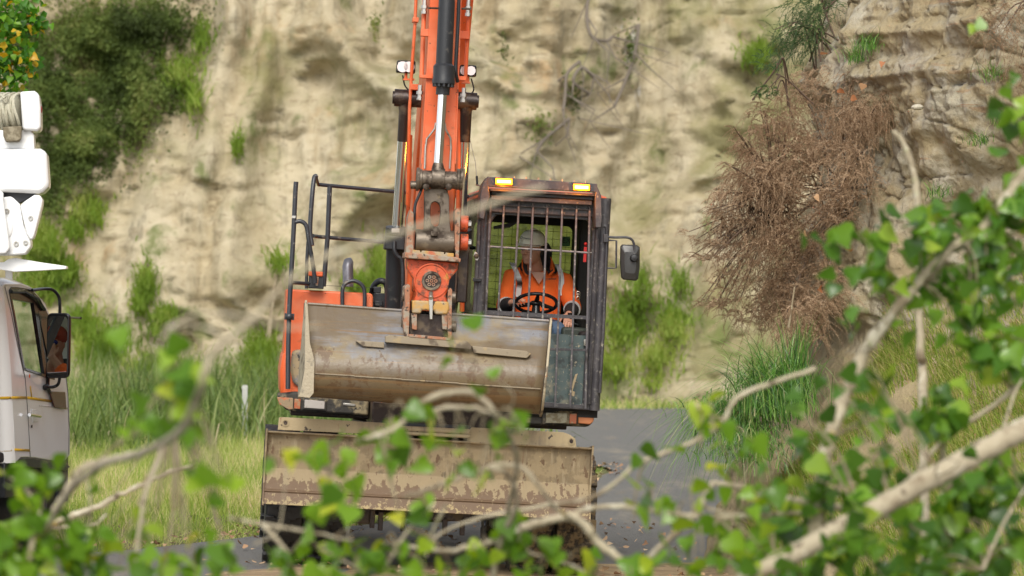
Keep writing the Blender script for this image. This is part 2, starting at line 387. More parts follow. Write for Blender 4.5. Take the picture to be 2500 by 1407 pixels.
M_asphalt = paint('asphalt', (.18, .176, .168), .8, layers=[dict(c=(.19, .187, .18), s=160, lo=.5, hi=.7, det=2), dict(c=(.035, .035, .038), s=120, lo=.56, hi=.66, det=2, off=3), dict(c=(.36, .31, .23), s=.9, lo=.50, hi=.72, st=(1.6, .35, 1), a=.6, det=8, ro=.7), dict(c=(.26, .2, .12), s=2.2, lo=.6, hi=.75, a=.5, st=(1.5, .6, 1), off=5)], bump=.006, bscale=180)
def strip(name, left, right, ys, mat, dz, n=24, rough=.06, s=5, bumpz=0):
    G = np.zeros((len(ys), n, 3))
    for i, y in enumerate(ys):
        a, b = float(left(y)), float(right(y)); G[i, :, 0] = np.linspace(a, b, n); G[i, :, 1] = y
    e = rough * fbm(np.stack([G[:, 0, 1] * s * .3, G[:, 0, 1] * 0 + 5, G[:, 0, 1] * 0], -1), 4); G[:, 0, 0] += e; G[:, -1, 0] += rough * fbm(np.stack([G[:, 0, 1] * s * .3, G[:, 0, 1] * 0 + 50, G[:, 0, 1] * 0], -1), 4)
    G[..., 2] = gz(G[..., 0], G[..., 1]) + dz
    if bumpz:
        w = sstep(0, .12, np.linspace(0, 1, n))[None]
        G[..., 2] += w * bumpz * (.6 + fbm(np.stack([G[..., 0] * 2.2, G[..., 1] * 1.4, G[..., 0] * 0], -1), 4)) - (1 - w) * .01
    return grid_mesh(name, G, mat)
ys = np.concatenate([np.linspace(-30, 18, 9), np.linspace(20, 45, 150), np.linspace(45.5, 63.6, 40)])
o = strip('road', verge_x, lambda y: bank_x(y) + .4, ys, M_asphalt, .004, n=60); tag(o, kind='structure')
M_dirt = paint('dirt', (.40, .29, .165), .95, layers=[dict(c=(.27, .19, .11), s=2.5, lo=.4, hi=.62, st=(.5, 2, 1)), dict(c=(.17, .12, .075), s=9, lo=.57, hi=.66, st=(.5, 1.6, 1)), dict(c=(.5, .4, .27), s=14, lo=.6, hi=.7, off=4)], bump=.018, bscale=16)
def dleft(y): return np.interp(y, [14, 24, 26.6, 27.6, 28.3, 28.9, 29.6], [-3.2, -2.6, -2.3, -1.5, -.5, .4, 1.5]) + .12 * math.sin(y * 7.3) + .06 * math.sin(y * 19)
o = strip('dirt_shoulder', dleft, lambda y: bank_x(y) + .5, np.linspace(14, 29.6, 150), M_dirt, .012, n=70, bumpz=.02); tag(o, kind='structure')

# ------------------------------------------------------------------ the far cliff
M_cliff = paint('sandstone', (.385, .32, .20), .95, coord='Object', layers=[
    dict(c=(.49, .425, .30), s=.42, lo=.40, hi=.62, st=(1, 1, .7), a=.9), dict(c=(.34, .265, .155), s=.9, lo=.50, hi=.66, st=(1.7, 1, .3), off=7, a=.8), dict(c=(.47, .40, .27), s=1.9, lo=.52, hi=.68, st=(.6, 1, 2), off=3, a=.8),
    dict(c=(.38, .24, .11), s=.8, lo=.60, hi=.72, st=(.7, 1, .8), a=.6, off=12), dict(c=(.19, .165, .11), s=1.6, lo=.52, hi=.66, st=(1.8, 1, .22), det=9, ro=.7, a=.65, off=1), dict(c=(.19, .145, .08), s=2.2, lo=.61, hi=.68, st=(.4, 1, 2.4), a=.6, off=41),
    dict(c=(.55, .54, .52), s=.5, lo=.69, hi=.73, st=(1.8, 1, .7), a=.8, off=31), dict(c=(.24, .185, .11), s=4.5, lo=.53, hi=.64, st=(.8, 1, 1.7), det=9, ro=.7, a=.6, off=61), dict(c=(.50, .43, .30), s=5.5, lo=.55, hi=.66, st=(.7, 1, 1.5), det=9, ro=.7, a=.6, off=71), dict(c=(.18, .17, .06), s=.5, lo=.50, hi=.72, grad=(0, 0, 5, .12), a=.75, off=21), dict(c=(.11, .14, .03), s=1.1, lo=.55, hi=.70, grad=(2, 3.0, -.2, .13), a=.8, off=2, det=8)], bump=.10, bscale=2.2)
u = np.linspace(-34, 34, 560); zz = np.linspace(-.3, 15, 260)
U, V_ = np.meshgrid(u, zz, indexing='ij')
def cliff_y(U, V_):
    S = np.stack([U, U * 0, V_], -1)
    y = 64.5 + .36 * V_ + .03 * np.maximum(0, 4 - U) + .05 * np.maximum(0, U - 6) * 0
    y = y + 1.1 * fbm(S * [.13, 1, .05], 3)                                   # large buttresses
    y = y - .80 * ridge(S * [.50, 1, .07] + .35 * fbm(S * .4 + 3, 2)[..., None], 4)     # vertical gullies
    Sd = S + .9 * fbm(S * .25 + 50, 3)[..., None]
    y = y - .06 * ridge(Sd * [.15, 1, 1.2], 5)    # strata ledges
    y = y + .15 * fbm(S * [1.2, 1, .6] + 9, 6) - .16 * sstep(.16, .26, fbm(S * [.9, 1, 1.3] + 77, 5)) + .10 * ridge(S * [1.5, 1, .5] + 21, 4) + .09 * fbm(S * [3, 1, 3.4] + 90, 3)
    y = y + .12 * sstep(.09, 0, np.abs(fbm(S * [.35, 1, .5] + 130, 4)))      # cracks
    y = y - 1.0 * sstep(1.6, 0, V_)                                            # scree at the foot
    return y
Yc = cliff_y(U, V_)
top = V_ > 13.8; Yc = Yc + np.where(top, (V_ - 13.8) * 60, 0)
G = np.stack([U, Yc, np.minimum(V_, 13.8 + .01 * V_)], -1)
o = grid_mesh('cliff_face', G, M_cliff); tag(o, kind='structure')

# ------------------------------------------------------------------ the right-hand bank with its cut rock face
wallP = np.array([(7.5, 44), (3.8, 36.5), (2.85, 33), (2.5, 31), (2.72, 29.4), (3.15, 28.3), (3.9, 27.2), (4.7, 25.8), (5.6, 23), (6.1, 18), (6.2, 11), (6.2, 3)])
baseP = np.array([(6.8, 44), (3.2, 37), (2.15, 33.8), (1.68, 31), (1.62, 29.2), (1.8, 27.9), (2.25, 26.3), (2.75, 24.6), (3.3, 21), (3.7, 17), (3.8, 11), (3.8, 3)])
wc = np.array(curve(wallP, 60))[:, :2]; bc = np.array(curve(baseP, 60))[:, :2]
seg = np.ones(len(wc)); k0, k1 = 3 * 60, 8 * 60
idx = np.concatenate([np.arange(0, k0, 4), np.arange(k0, k1, .8), np.arange(k1, len(wc) - 1, 5)])
wcx = np.stack([np.interp(idx, np.arange(len(wc)), wc[:, i]) for i in (0, 1)], -1); bcx = np.stack([np.interp(idx, np.arange(len(bc)), bc[:, i]) for i in (0, 1)], -1)
TOE = 1.35
zl = np.concatenate([np.linspace(0, 1, 70), 1 + np.linspace(0, 1, 330)[1:]])
def bank_point(w, b, t):
    """t in 0..1 climbs the grassy slope, 1..2 climbs the rock face"""
    s = np.clip(t, 0, 1)[None, :, None]; h = np.clip(t - 1, 0, 1)[None, :, None]
    p = b[:, None] * (1 - s) + w[:, None] * s
    tn = np.gradient(w, axis=0); nrm = np.stack([-tn[:, 1], tn[:, 0]], -1); nrm /= np.linalg.norm(nrm, axis=1)[:, None]   # towards the hill
    if (nrm[:, 0].mean()) < 0: nrm = -nrm
    z = (TOE + .35) * s[..., 0] ** 1.15 + h[..., 0] * 4.7 - .25 * (1 - s[..., 0]) ** 8
    p = p + nrm[:, None] * (.17 * h * 4.7)
    z = np.broadcast_to(z, p.shape[:2]); P = np.concatenate([p, z[..., None]], -1)
    S = P.copy(); nn = np.concatenate([nrm, nrm[:, :1] * 0], 1)[:, None]
    hb = sstep(0, .06, h[..., 0])
    st = ridge(np.stack([S[..., 0] * .25, S[..., 1] * .25, S[..., 2] * 3.2 + .3 * fbm(S * .7, 2)], -1), 4)
    upper = sstep(3.1, 3.8, z + .25 * fbm(S * 1.1 + 2, 2))
    d = .30 * fbm(S * [.9, .9, .8], 5) + (.008 + .05 * upper * (1 + fbm(S * [1.2, 1.2, 1.2] + 60, 3))) * -st + .06 * fbm(S * [5, 5, 4] + 3, 5) + .04 * (1 - upper) * ridge(S * [3.2, 3.2, .45] + 5, 3)
    # overhang and hollow beneath the layered upper bed
    d = d - .16 * upper + .22 * sstep(3.35, 3.62, z + .15 * fbm(S * 1.6 + 7, 3)) * (1 - sstep(3.62, 3.85, z + .15 * fbm(S * 1.6 + 7, 3))) * sstep(-.1, .5, fbm(S * [1.1, 1.1, .4] + 31, 2))
    d = d + .045 * sstep(.07, 0, np.abs(fbm(S * [1.5, 1.5, 2.4] + 130, 4))) + .03 * sstep(.06, 0, np.abs(fbm(S * [3.5, 3.5, 2] + 150, 3)))
    soft = .10 * fbm(S * 1.4 + 8, 4) + .03 * fbm(S * 7, 3)
    dd = d * hb + soft * (1 - hb) * sstep(0, .12, s[..., 0])
    P = P + nn * dd[..., None]; P[..., 2] += (1 - hb) * .05 * fbm(S * 2.6 + 4, 4) * sstep(0, .1, s[..., 0])
    return P
G = bank_point(wcx, bcx, zl)
# carry the top back into a plateau
last = G[:, -1:].copy(); nrm = np.stack([np.ones(len(G)), np.zeros(len(G))], -1)[:, None]
ext = [last + np.array([dx, dx * .1, dz]) for dx, dz in ((.4, .35), (1.2, .6), (4, 1.0), (14, 1.6), (40, 2))]
G = np.concatenate([G] + ext, 1)
M_bank = paint('cut_bank_rock', (.37, .335, .25), .95, layers=[
    dict(c=(.48, .435, .33), s=1.4, lo=.45, hi=.62), dict(c=(.29, .25, .19), s=1.1, lo=.52, hi=.66, off=6), dict(c=(.27, .26, .235), s=1.7, lo=.58, hi=.64, st=(1, 1, 1.6), a=.85, off=3),
    dict(c=(.44, .39, .30), s=3.2, lo=.5, hi=.64, st=(.6, .6, 2.2), a=.6, off=9, det=8, ro=.7), dict(c=(.33, .16, .07), s=2.2, lo=.64, hi=.67, st=(.5, .5, 4), a=.6, off=15, grad=(2, 3.0, 3.8, .03)), dict(c=(.17, .14, .10), s=5, lo=.54, hi=.64, st=(2.5, 2.5, .35), a=.6, off=8, det=8),
    dict(c=(.33, .262, .145), s=3, lo=.36, hi=.6, grad=(2, 2.0, 1.2, .25), a=.9, off=2), dict(c=(.10, .07, .04), s=12, lo=.62, hi=.7, a=.6)], bump=.05, bscale=14, bst=(1, 1, .6))
o = grid_mesh('right_bank', G[:, ::-1], M_bank); tag(o, kind='structure')
BANK = G
def bank_pts(n, i0, i1, t0, t1):
    """random points on the bank between indices along it and t up it, with the local normal"""
    i = rng.uniform(i0, i1, n); t = rng.uniform(t0, t1, n); j = np.interp(t, zl, np.arange(len(zl)))
    a = i.astype(int); b = j.astype(int); fa = (i - a)[:, None]; fb = (j - b)[:, None]
    p = (BANK[a, b] * (1 - fa) + BANK[a + 1, b] * fa) * (1 - fb) + (BANK[a, b + 1] * (1 - fa) + BANK[a + 1, b + 1] * fa) * fb
    return p
def to_px(P): return CX + P[:, 0] / P[:, 1] * F, CY - (P[:, 2] - CH) / P[:, 1] * F

# ------------------------------------------------------------------ the wheeled excavator
EX = Frame((-.672, 27.75, -.068), (0, R(3.2), R(4.5)))
E = EX.y
exc = empty('wheeled_excavator', EX.loc, EX.rot)
tag(exc, 'muddy orange wheeled excavator facing the camera with lit amber lamps, wide bucket and dozer blade', 'excavator')
def mb(): return MB(EX)

# tyres, duals on each side of both axles
def make_tyre(cx, cy, mat, wd=.295, rad=.478):
    m = mb(); h = wd / 2
    m.lathe([(rad * .56, -h * .8), (rad * .75, -h), (rad * .93, -h * .98), (rad * .965, -h * .9), (rad * .965, h * .9), (rad * .93, h * .98), (rad * .75, h), (rad * .56, h * .8), (rad * .56, -h * .8)], (cx, cy, rad), n=48)
    for k in range(16):
        a = 2 * PI * k / 16
        for s in (-1, 1):
            aa = a + (s * .5) * 2 * PI / 32
            for q, (xo, da) in enumerate(((.76, .0), (.40, .035), (.10, .09))):
                ang = aa + da; c = Vector((cx + s * h * xo, cy + math.cos(ang) * (rad - .006), rad + math.sin(ang) * (rad - .006)))
                m.rbox(c, (h * .50, .105, .034), (ang - PI / 2, 0, 0))
    return m.build('tyre', mat, None, bevel=.006)
def wheel(px0, px1, pybot, w, mat, back=False):
    a = E((px0 + px1) / 2, pybot, w)
    wh = mb(); wh.lathe([(.02, -.10), (.27, -.10), (.285, -.14), (.285, .14), (.27, .10), (.02, .10)], (a.x, w, .478), n=32)
    o = wh.build('wheel', M_black, exc); t = make_tyre(a.x, w, mat); t.parent = o
    return o
front_w = .02
for (p0, p1, pb, m) in ((637, 733, 1385, M_rubber), (740, 836, 1388, M_rubber), (1236, 1330, 1402, M_rubber_mud), (1340, 1434, 1403, M_rubber_mud)):
    o = wheel(p0, p1, pb, front_w, m)
    c = copy_tree(o, exc); c.location = (0, 2.75, 0)
# axles and chassis
m = mb(); xa = E(860, 1300, 0).x; xb = E(1232, 1300, 0).x
m.tube([(xa - .1, 0, .52), (xa + .35, 0, .52), (xa + .5, 0, .56), (xb - .5, 0, .56), (xb - .35, 0, .52), (xb + .1, 0, .52)], [.10, .12, .19, .19, .12, .10], 14)
m.build('front_axle', M_grease, exc, bevel=.004)
m = mb(); m.tube([(xa - .1, 2.75, .52), (xa + .35, 2.75, .52), (xa + .5, 2.75, .56), (xb - .5, 2.75, .56), (xb - .35, 2.75, .52), (xb + .1, 2.75, .52)], [.10, .12, .19, .19, .12, .10], 14)
m.build('rear_axle', M_grease, exc)
m = mb(); xm = (xa + xb) / 2
m.bb(xm - .42, xm + .42, -.35, 3.1, .62, .98); m.bb(xm - .30, xm + .30, -.5, -.3, .42, .9)
m.bb(xm - .62, xm - .48, -.42, .1, .36, .8); m.bb(xm + .48, xm + .62, -.42, .1, .36, .8)
m.bb(xm - .95, xm - .40, -.45, -.3, .50, .66); m.bb(xm + .40, xm + .95, -.45, -.3, .50, .66)
m.build('chassis', M_grease, exc, bevel=.008)
m = mb(); m.lathe([(.02, 0), (.55, 0), (.6, .05), (.6, .12), (.55, .16), (.02, .16)], (xm, 1.35, .98), axis='z', n=40); m.build('slew_ring', M_grease, exc)
m = mb()
for (q, y0, y1) in ((905, 1245, 1290), (925, 1250, 1296), (980, 1262, 1298), (1082, 1262, 1310), (1125, 1262, 1308)): m.pbox(q, y0, q + 9, y1, -.5, -.42)
m.build('blade_linkage', M_grease, exc, bevel=.003)

# dozer blade: side profile points (w, z) swept from edge to edge
zt = E(655, 1052, -.85).z; zb = E(640, 1228, -.85).z; zc = zt + (zb - zt) * .53; zc2 = zt + (zb - zt) * .82
M_blade = blade_mat('muddy_blade_steel', zb, zc)
xl = E(648, 1140, -.9).x; xr = E(1441, 1170, -.9).x
prof = [(-.92, zt), (-.915, zt - .012), (-.86, zt - .02), (-.825, zc + .01), (-.835, zc), (-.925, zc2 + .012), (-.945, zc2 + .008), (-.945, zc2 - .004), (-.935, zc2 - .008), (-.975, zb), (-.955, zb), (-.87, zc2), (-.77, zc), (-.76, zt - .05), (-.80, zt)]
prof = prof[::-1]
m = mb(); m.prism([(xl, a, b) for a, b in prof], (xr - xl, 0, 0)); m.build('dozer_blade', M_blade, exc, bevel=.004); bl = exc.children[-1]
blade = [c for c in exc.children if c.name == 'dozer_blade'][0]
def plate(name, poly, w, t, mat, par, hole=None, bevel=.003):
    m = mb(); m.ppoly(poly, w, w + t); return m.build(name, mat, par, bevel=bevel)
for x0 in (xl - .012, xr - .002):
    m = mb(); m.prism([(x0, a, b) for a, b in ((-.99, zb - .01), (-.72, zb + .02), (-.70, zt), (-.94, zt + .02), (-.88, zc))], (.014, 0, 0)); m.build('end_plate', M_blade, blade, bevel=.002)
M_blade_top = paint('muddy_plate_steel', (.37, .29, .17), .8, layers=[dict(c=(.18, .14, .1), s=4, lo=.5, hi=.68, st=(1, 1, .3)), dict(c=(.2, .09, .04), s=8, lo=.6, hi=.7, st=(3, 1, .4)), dict(c=(.06, .045, .035), s=20, lo=.62, hi=.68)], bump=.004)
plate('spill_guard', [(681, 1020), (690, 1019), (941, 1033), (948, 1042), (948, 1062), (678, 1050)], -.862, .03, M_blade_top, blade)
def hole_ring(cx, cy, w, r, t, n=16):
    c = E(cx, cy, w); m = mb()
    m.ring([c + Vector((math.cos(2 * PI * k / n) * r * 1.35, -.004, math.sin(2 * PI * k / n) * r * 1.35)) for k in range(n)], [c + Vector((math.cos(2 * PI * k / n) * r, -.004, math.sin(2 * PI * k / n) * r)) for k in range(n)], (0, .006, 0))
    return m.build('lifting_eye', M_blade_top, blade)
def disc(cx, cy, w, r, mat, name, par, t=.01):
    c = E(cx, cy, w); m = mb(); m.cyl(c, c + Vector((0, t, 0)), r); return m.build(name, mat, par)
plate('spill_guard', [(1145, 1052), (1152, 1044), (1376, 1056), (1392, 1062), (1405, 1072), (1408, 1098), (1140, 1080)], -.862, .03, M_blade_top, blade)
hole_ring(697, 1033, -.866, .02, .01); disc(697, 1033, -.868, .014, M_grease, 'eye_hole', blade)
hole_ring(1395, 1078, -.866, .02, .01); disc(1395, 1078, -.868, .014, M_grease, 'eye_hole', blade)
a, b = E(946, 1045, -.87), E(1146, 1055, -.87)
m = mb(); m.cyl(a, b, .022, n=14); a2, b2 = E(946, 1056, -.89), E(1146, 1066, -.89); m.cyl(a2, b2, .014, n=12); m.build('centre_rail', M_blade_top, blade)
plate('centre_bar', [(930, 1028), (1150, 1040), (1150, 1052), (930, 1042)], -.80, .04, M_black, blade)

# upper structure: deck, counter boxes, bumpers
m = mb(); m.bb(xm - 1.12, xm + 1.1, .62, 3.3, 1.13, 1.27); m.bb(xm - .5, xm + .5, -.1, 3.2, 1.10, 1.3); m.build('deck', M_grease, exc, bevel=.01)
M_org2 = M_orange
def loftbox(name, poly, w0, w1, mat, par=exc, bevel=.03):
    m = mb(); m.ppoly(poly, w0, w1); return m.build(name, mat, par, bevel=bevel)
o = loftbox('tool_box', [(700, 706), (905, 716), (911, 722), (908, 960), (692, 960), (692, 860), (697, 800)], .55, 1.55, M_orange, bevel=.035)
plate('door_shadow_gap', [(742, 740), (744, 740), (738, 850), (736, 850)], .545, .006, M_dark, o, bevel=0)
# lower corner body, bulging out
o = loftbox('lower_cowl', [(690, 862), (742, 862), (744, 972), (684, 966), (683, 905)], .42, 1.6, M_orange, bevel=.03)
m = mb(); m.ppoly([(712, 862), (722, 854), (775, 858), (775, 950), (735, 950), (715, 935), (709, 905)], .38, .6); m.build('fuel_filter_cover', paint('grey_muddy_cover', (.14, .15, .17), .6, layers=[dict(c=MUD, s=7, lo=.45, hi=.6), dict(c=(.03, .03, .03), s=25, lo=.58, hi=.64)], bump=.004), exc, bevel=.03)
# counterweight and engine hood behind
m = mb(); m.bb(xm - 1.1, xm + .35, 1.56, 3.9, 1.28, 1.98); m.bb(xm - 1.12, xm + 1.1, 2.9, 3.95, 1.2, 1.98); m.build('engine_hood', M_orange, exc, bevel=.06)
# left bumper with lamps
M_bump = paint('muddy_black_bumper', (.04, .036, .03), .7, layers=[dict(c=(.3, .24, .14), s=7, lo=.48, hi=.64), dict(c=(.02, .02, .02), s=20, lo=.6, hi=.68)], bump=.005)
bumper = loftbox('step_bumper', [(677, 962), (720, 957), (900, 972), (900, 1016), (735, 1006), (700, 1002), (681, 985)], .28, .7, M_bump, bevel=.02)
plate('corner_cover', [(676, 970), (716, 972), (716, 1000), (705, 1001), (682, 988)], .262, .03, paint('peeling_orange_paint', (.5, .16, .07), .7, layers=[dict(c=(.3, .22, .13), s=12, lo=.45, hi=.55), dict(c=(.06, .03, .02), s=24, lo=.6, hi=.64)], bump=.006, bscale=50), bumper, bevel=.006)
hl = plate('headlight', [(739, 972), (797, 977), (796, 1003), (738, 999)], .262, .02, M_bump, bumper)
plate('lens', [(744, 976), (793, 980), (792, 999), (743, 996)], .255, .008, M_lens, hl)
plate('indicator_lamp', [(719, 974), (734, 975), (733, 999), (718, 998)], .258, .024, M_amber, bumper)
plate('step_slot', [(838, 984), (868, 987), (868, 993), (838, 990)], .272, .02, M_silver, bumper)

# right: cab floor bumper
bumper2 = loftbox('cab_bumper', [(1140, 1008), (1330, 1000), (1410, 996), (1452, 1002), (1450, 1030), (1436, 1043), (1330, 1040), (1160, 1034)], .24, .75, M_bump, bevel=.02)
plate('corner_cover', [(1412, 1001), (1452, 1004), (1449, 1030), (1440, 1037), (1411, 1034)], .216, .03, paint('muddy_orange_corner', (.6, .22, .09), .6, layers=[dict(c=(.35, .25, .15), s=10, lo=.5, hi=.62)]), bumper2, bevel=.008)
hl = plate('headlight', [(1324, 1004), (1412, 1003), (1411, 1037), (1323, 1037)], .205, .04, M_bump, bumper2, bevel=.008)
plate('lens', [(1333, 1008), (1385, 1009), (1384, 1034), (1332, 1033)], .196, .01, M_lens_dirty, hl)
plate('indicator_lamp', [(1391, 1010), (1408, 1010), (1407, 1035), (1390, 1034)], .196, .01, M_amber, bumper2)

# handrails
M_rail = paint('scuffed_black_rail', (.035, .038, .045), .35, layers=[dict(c=(.2, .2, .19), s=22, lo=.62, hi=.68), dict(c=(.25, .2, .15), s=7, lo=.62, hi=.72, a=.6)], bump=.0015)
def ptube(name, pts, r, mat, par=exc, n=10, smooth=8):
    P = curve(pts, smooth) if smooth else pts
    m = mb(); m.tube([E(*p) for p in P], r, n); return m.build(name, mat, par, angle=60)
ptube('handrail', [(723, 444, .3), (721, 470, .3), (717, 560, .3), (712, 650, .3), (707, 740, .3), (704, 840, .28), (703, 950, .25)], .019, M_rail)
rail = ptube('handrail', [(718, 543, .3), (735, 541, .3), (748, 553, .3), (754, 590, .3), (763, 640, .32), (770, 692, .34)], .017, M_rail)
ptube('handrail', [(772, 430, .75), (767, 436, .72), (762, 480, .68), (757, 560, .66), (762, 600, .64)], .019, M_rail)
ptube('rear_railing', [(771, 432, .75), (777, 451, 1.2), (960, 468, 1.35), (1190, 484, 1.5)], .016, M_rail, smooth=0)
ptube('rear_railing', [(764, 576, .75), (775, 578, 1.2), (945, 592, 1.3), (1160, 606, 1.5)], .016, M_rail, smooth=0)
ptube('rail_post', [(805, 455, 1.2), (800, 575, 1.2), (790, 700, 1.2)], .02, M_rail, smooth=0)
ptube('rail_post', [(752, 590, .6), (749, 640, .6), (748, 705, .6)], .014, M_rail, smooth=0)
ptube('rail_brace', [(712, 690, .3), (765, 694, .5)], .015, M_rail, smooth=0)
m = mb(); c = E(706, 773, .27); m.ell(c, (.032, .03, .03)); m.pbox(695, 765, 718, 782, .28, .31); m.build('rail_clamp', M_rail, exc)
plate('tape_mark', [(713, 527), (722, 527), (721, 533), (712, 533)], .275, .004, M_silver, exc, bevel=0)
m = mb(); m.pbox(755, 672, 790, 706, .45, .6); lk = m.build('latch_block', M_black, exc, bevel=.006)
m = mb(); m.pbox(754, 662, 788, 676, .43, .6); m.build('latch_cap', M_orange, lk, bevel=.008)
m = mb(); m.ppoly([(771, 676), (778, 676), (776, 698), (771, 698)], .4, .44); m.build('latch_hook', M_rust_edge, lk)
ptube('grab_handle', [(836, 752, .48), (836, 712, .48), (842, 694, .48), (862, 686, .48), (882, 695, .48), (890, 714, .48), (890, 756, .48)], .016, M_rail)
m = mb(); m.tube([E(850, 700, 1.7), E(849, 650, 1.7), E(851, 640, 1.72), E(854, 634, 1.76)], [.045, .045, .042, .02], 16); m.build('exhaust_pipe', paint('heat_grey_steel', (.16, .16, .18), .4, .5, layers=[dict(c=(.3, .3, .3), s=10, lo=.5, hi=.7)]), exc, angle=60)
m = mb(); m.pbox(800, 697, 915, 704, .6, 1.2); m.build('top_tray', M_black, exc)
# hoses and fittings beside the boom foot
m = mb(); m.pbox(910, 715, 938, 790, .7, .95); m.pbox(915, 735, 934, 748, .62, .7); m.pbox(918, 760, 936, 772, .6, .7); m.pbox(912, 700, 930, 716, .8, 1.0); m.build('valve_block', M_black, exc, bevel=.005)
ptube('hydraulic_hose', [(905, 745, .9), (912, 700, .85), (930, 686, .8), (945, 700, .8), (945, 760, .8)], .025, M_black)
ptube('hydraulic_hose', [(915, 770, .66), (928, 752, .6), (938, 765, .62), (940, 800, .66)], .014, M_grease)

# boom: foot between cab and box, out of the picture above, apex, then the arm hangs down in front
bz = [(1.55, 1.45), (1.15, 2.6), (.35, 4.1), (-.35, 5.1), (-.95, 5.55), (-1.30, 5.4)]
xc = E(1066, 350, -.2).x
XB = E(1068, 400, .5).x
m = mb()
th = [.42, .52, .55, .5, .42, .3]
def side_prism(m, path, th, x0, x1):
    up, dn = [], []
    for i, (w, z) in enumerate(path):
        a = Vector(path[max(i - 1, 0)]); b = Vector(path[min(i + 1, len(path) - 1)]); t = (b - a).normalized(); n = Vector((-t.y, t.x))
        up.append((w + n.x * th[i] / 2, z + n.y * th[i] / 2)); dn.append((w - n.x * th[i] / 2, z - n.y * th[i] / 2))
    m.prism([(x0, a, b) for a, b in up + dn[::-1]], (x1 - x0, 0, 0))
side_prism(m, bz, th, XB - .17, XB + .17); boom = m.build('boom', M_orange, exc, bevel=.008)
m = mb(); m.cyl((XB - .24, 1.5, 1.5), (XB + .24, 1.5, 1.5), .14); m.build('boom_pivot', M_grease, boom)
# tower plates that carry the boom foot
m = mb()
for s in (-.26, .2): m.prism([(XB + s, 1.95, 1.25), (XB + s, 1.1, 1.25), (XB + s, 1.3, 1.7), (XB + s, 1.6, 1.75)], (.06, 0, 0))
m.build('boom_bracket', M_black, exc, bevel=.006)
# arm
AW = -.95
tl, tr = E(1050, 0, AW), E(1122, 0, AW); bl_, br_ = E(1029, 400, AW), E(1112, 400, AW)
def arm_pt(px, py, w): return E(px, py, w)
m = mb(); D1 = .40
rings = []
for (y, xa_, xb_, w, d) in ((-420, 1071, 1140, AW - .1, .34), (-100, 1055, 1128, AW - .02, .46), (150, 1043, 1119, AW, .46), (400, 1030, 1111, AW, .42), (520, 1016, 1108, AW + .01, .34), (560, 1012, 1106, AW + .02, .26), (625, 1010, 1104, AW + .04, .2)):
    p, q = E(xa_, y, w), E(xb_, y, w); rings.append([p, q, q + Vector((0, d, 0)), p + Vector((0, d, 0))])
m.loft(rings); arm = m.build('arm', M_orange, exc, bevel=.006)
m = mb(); m.cyl(E(1068, -420, AW + .1) - Vector((.22, 0, 0)), E(1068, -420, AW + .1) + Vector((.22, 0, 0)), .12); m.build('arm_pivot', M_grease, arm)
# weld ledge strips down the arm face
m = mb(); m.ppoly([(1052, 0), (1055, 0), (1031, 400), (1028, 400)], AW - .006, AW + .01); m.build('arm_flange', M_orange, arm); m = mb(); m.ppoly([(1124, 0), (1127, 0), (1113, 400), (1110, 400)], AW - .006, AW + .01); m.build('arm_flange', M_orange, arm)
for (pts, r) in (([(1018, -60, -.2), (1013, 60, -.2), (1006, 160, -.2), (1000, 260, -.15), (997, 420, -.1), (994, 500, 0)], .013), ([(1038, -40, -.75), (1034, 60, -.75), (1029, 190, -.75)], .018), ([(1148, -40, -.3), (1143, 60, -.3), (1136, 200, -.3)], .015), ([(1002, 330, .1), (999, 470, .2), (992, 560, .25)], .016), ([(1120, 240, -.1), (1118, 450, 0), (1118, 620, .1)], .016), ([(1021, 560, -.1), (1002, 700, 0), (985, 790, .1)], .035), ([(1128, 500, .1), (1130, 620, .1), (1128, 760, .2)], .02)):
    ptube('steel_pipe', pts, r, M_orange, boom if r != .018 else arm, smooth=0)
for q in ((1003, 205, 1022, 220, -.22, -.1), (1008, 42, 1022, 54, -.24, -.1), (1028, 70, 1062, 90, AW + .02, AW + .1), (1110, 74, 1146, 96, -.35, -.25), (1024, 182, 1056, 192, AW - .04, AW + .02), (1118, 186, 1138, 197, AW - .02, AW + .1)):
    m = mb(); m.pbox(*q); m.build('pipe_clamp', M_orange, boom, bevel=.003)
for (x, y0, y1, w) in ((1037, 0, 34, -.8), (1144, 0, 40, -.34), (1026, 208, 245, -.78), (1133, 215, 250, -.4)):
    m = mb(); a, b = E(x, y0, w), E(x - 2, y1, w); m.cyl(a, b, .016, n=6); c = a.lerp(b, .4); m.cyl(c, c.lerp(b, .35), .026, n=6); c = a.lerp(b, .8); m.cyl(c, b, .022, n=6); m.build('hose_fitting', M_silver, arm)
ptube('hydraulic_hose', [(1121, -20, AW - .12), (1118, 60, AW - .12), (1113, 150, AW - .12), (1113, 178, AW - .12), (1117, 200, AW - .08)], .014, M_black, arm)
ptube('steel_tube', [(1064, 300, AW - .05), (1062, 314, AW - .05), (1042, 340, AW - .03), (1039, 360, AW - .03), (1037, 412, AW - .03)], .008, M_silver, arm, smooth=0)
ptube('steel_tube', [(1086, 300, AW - .05), (1088, 316, AW - .05), (1100, 338, AW - .03), (1101, 360, AW - .03), (1098, 412, AW - .03)], .008, M_silver, arm, smooth=0)
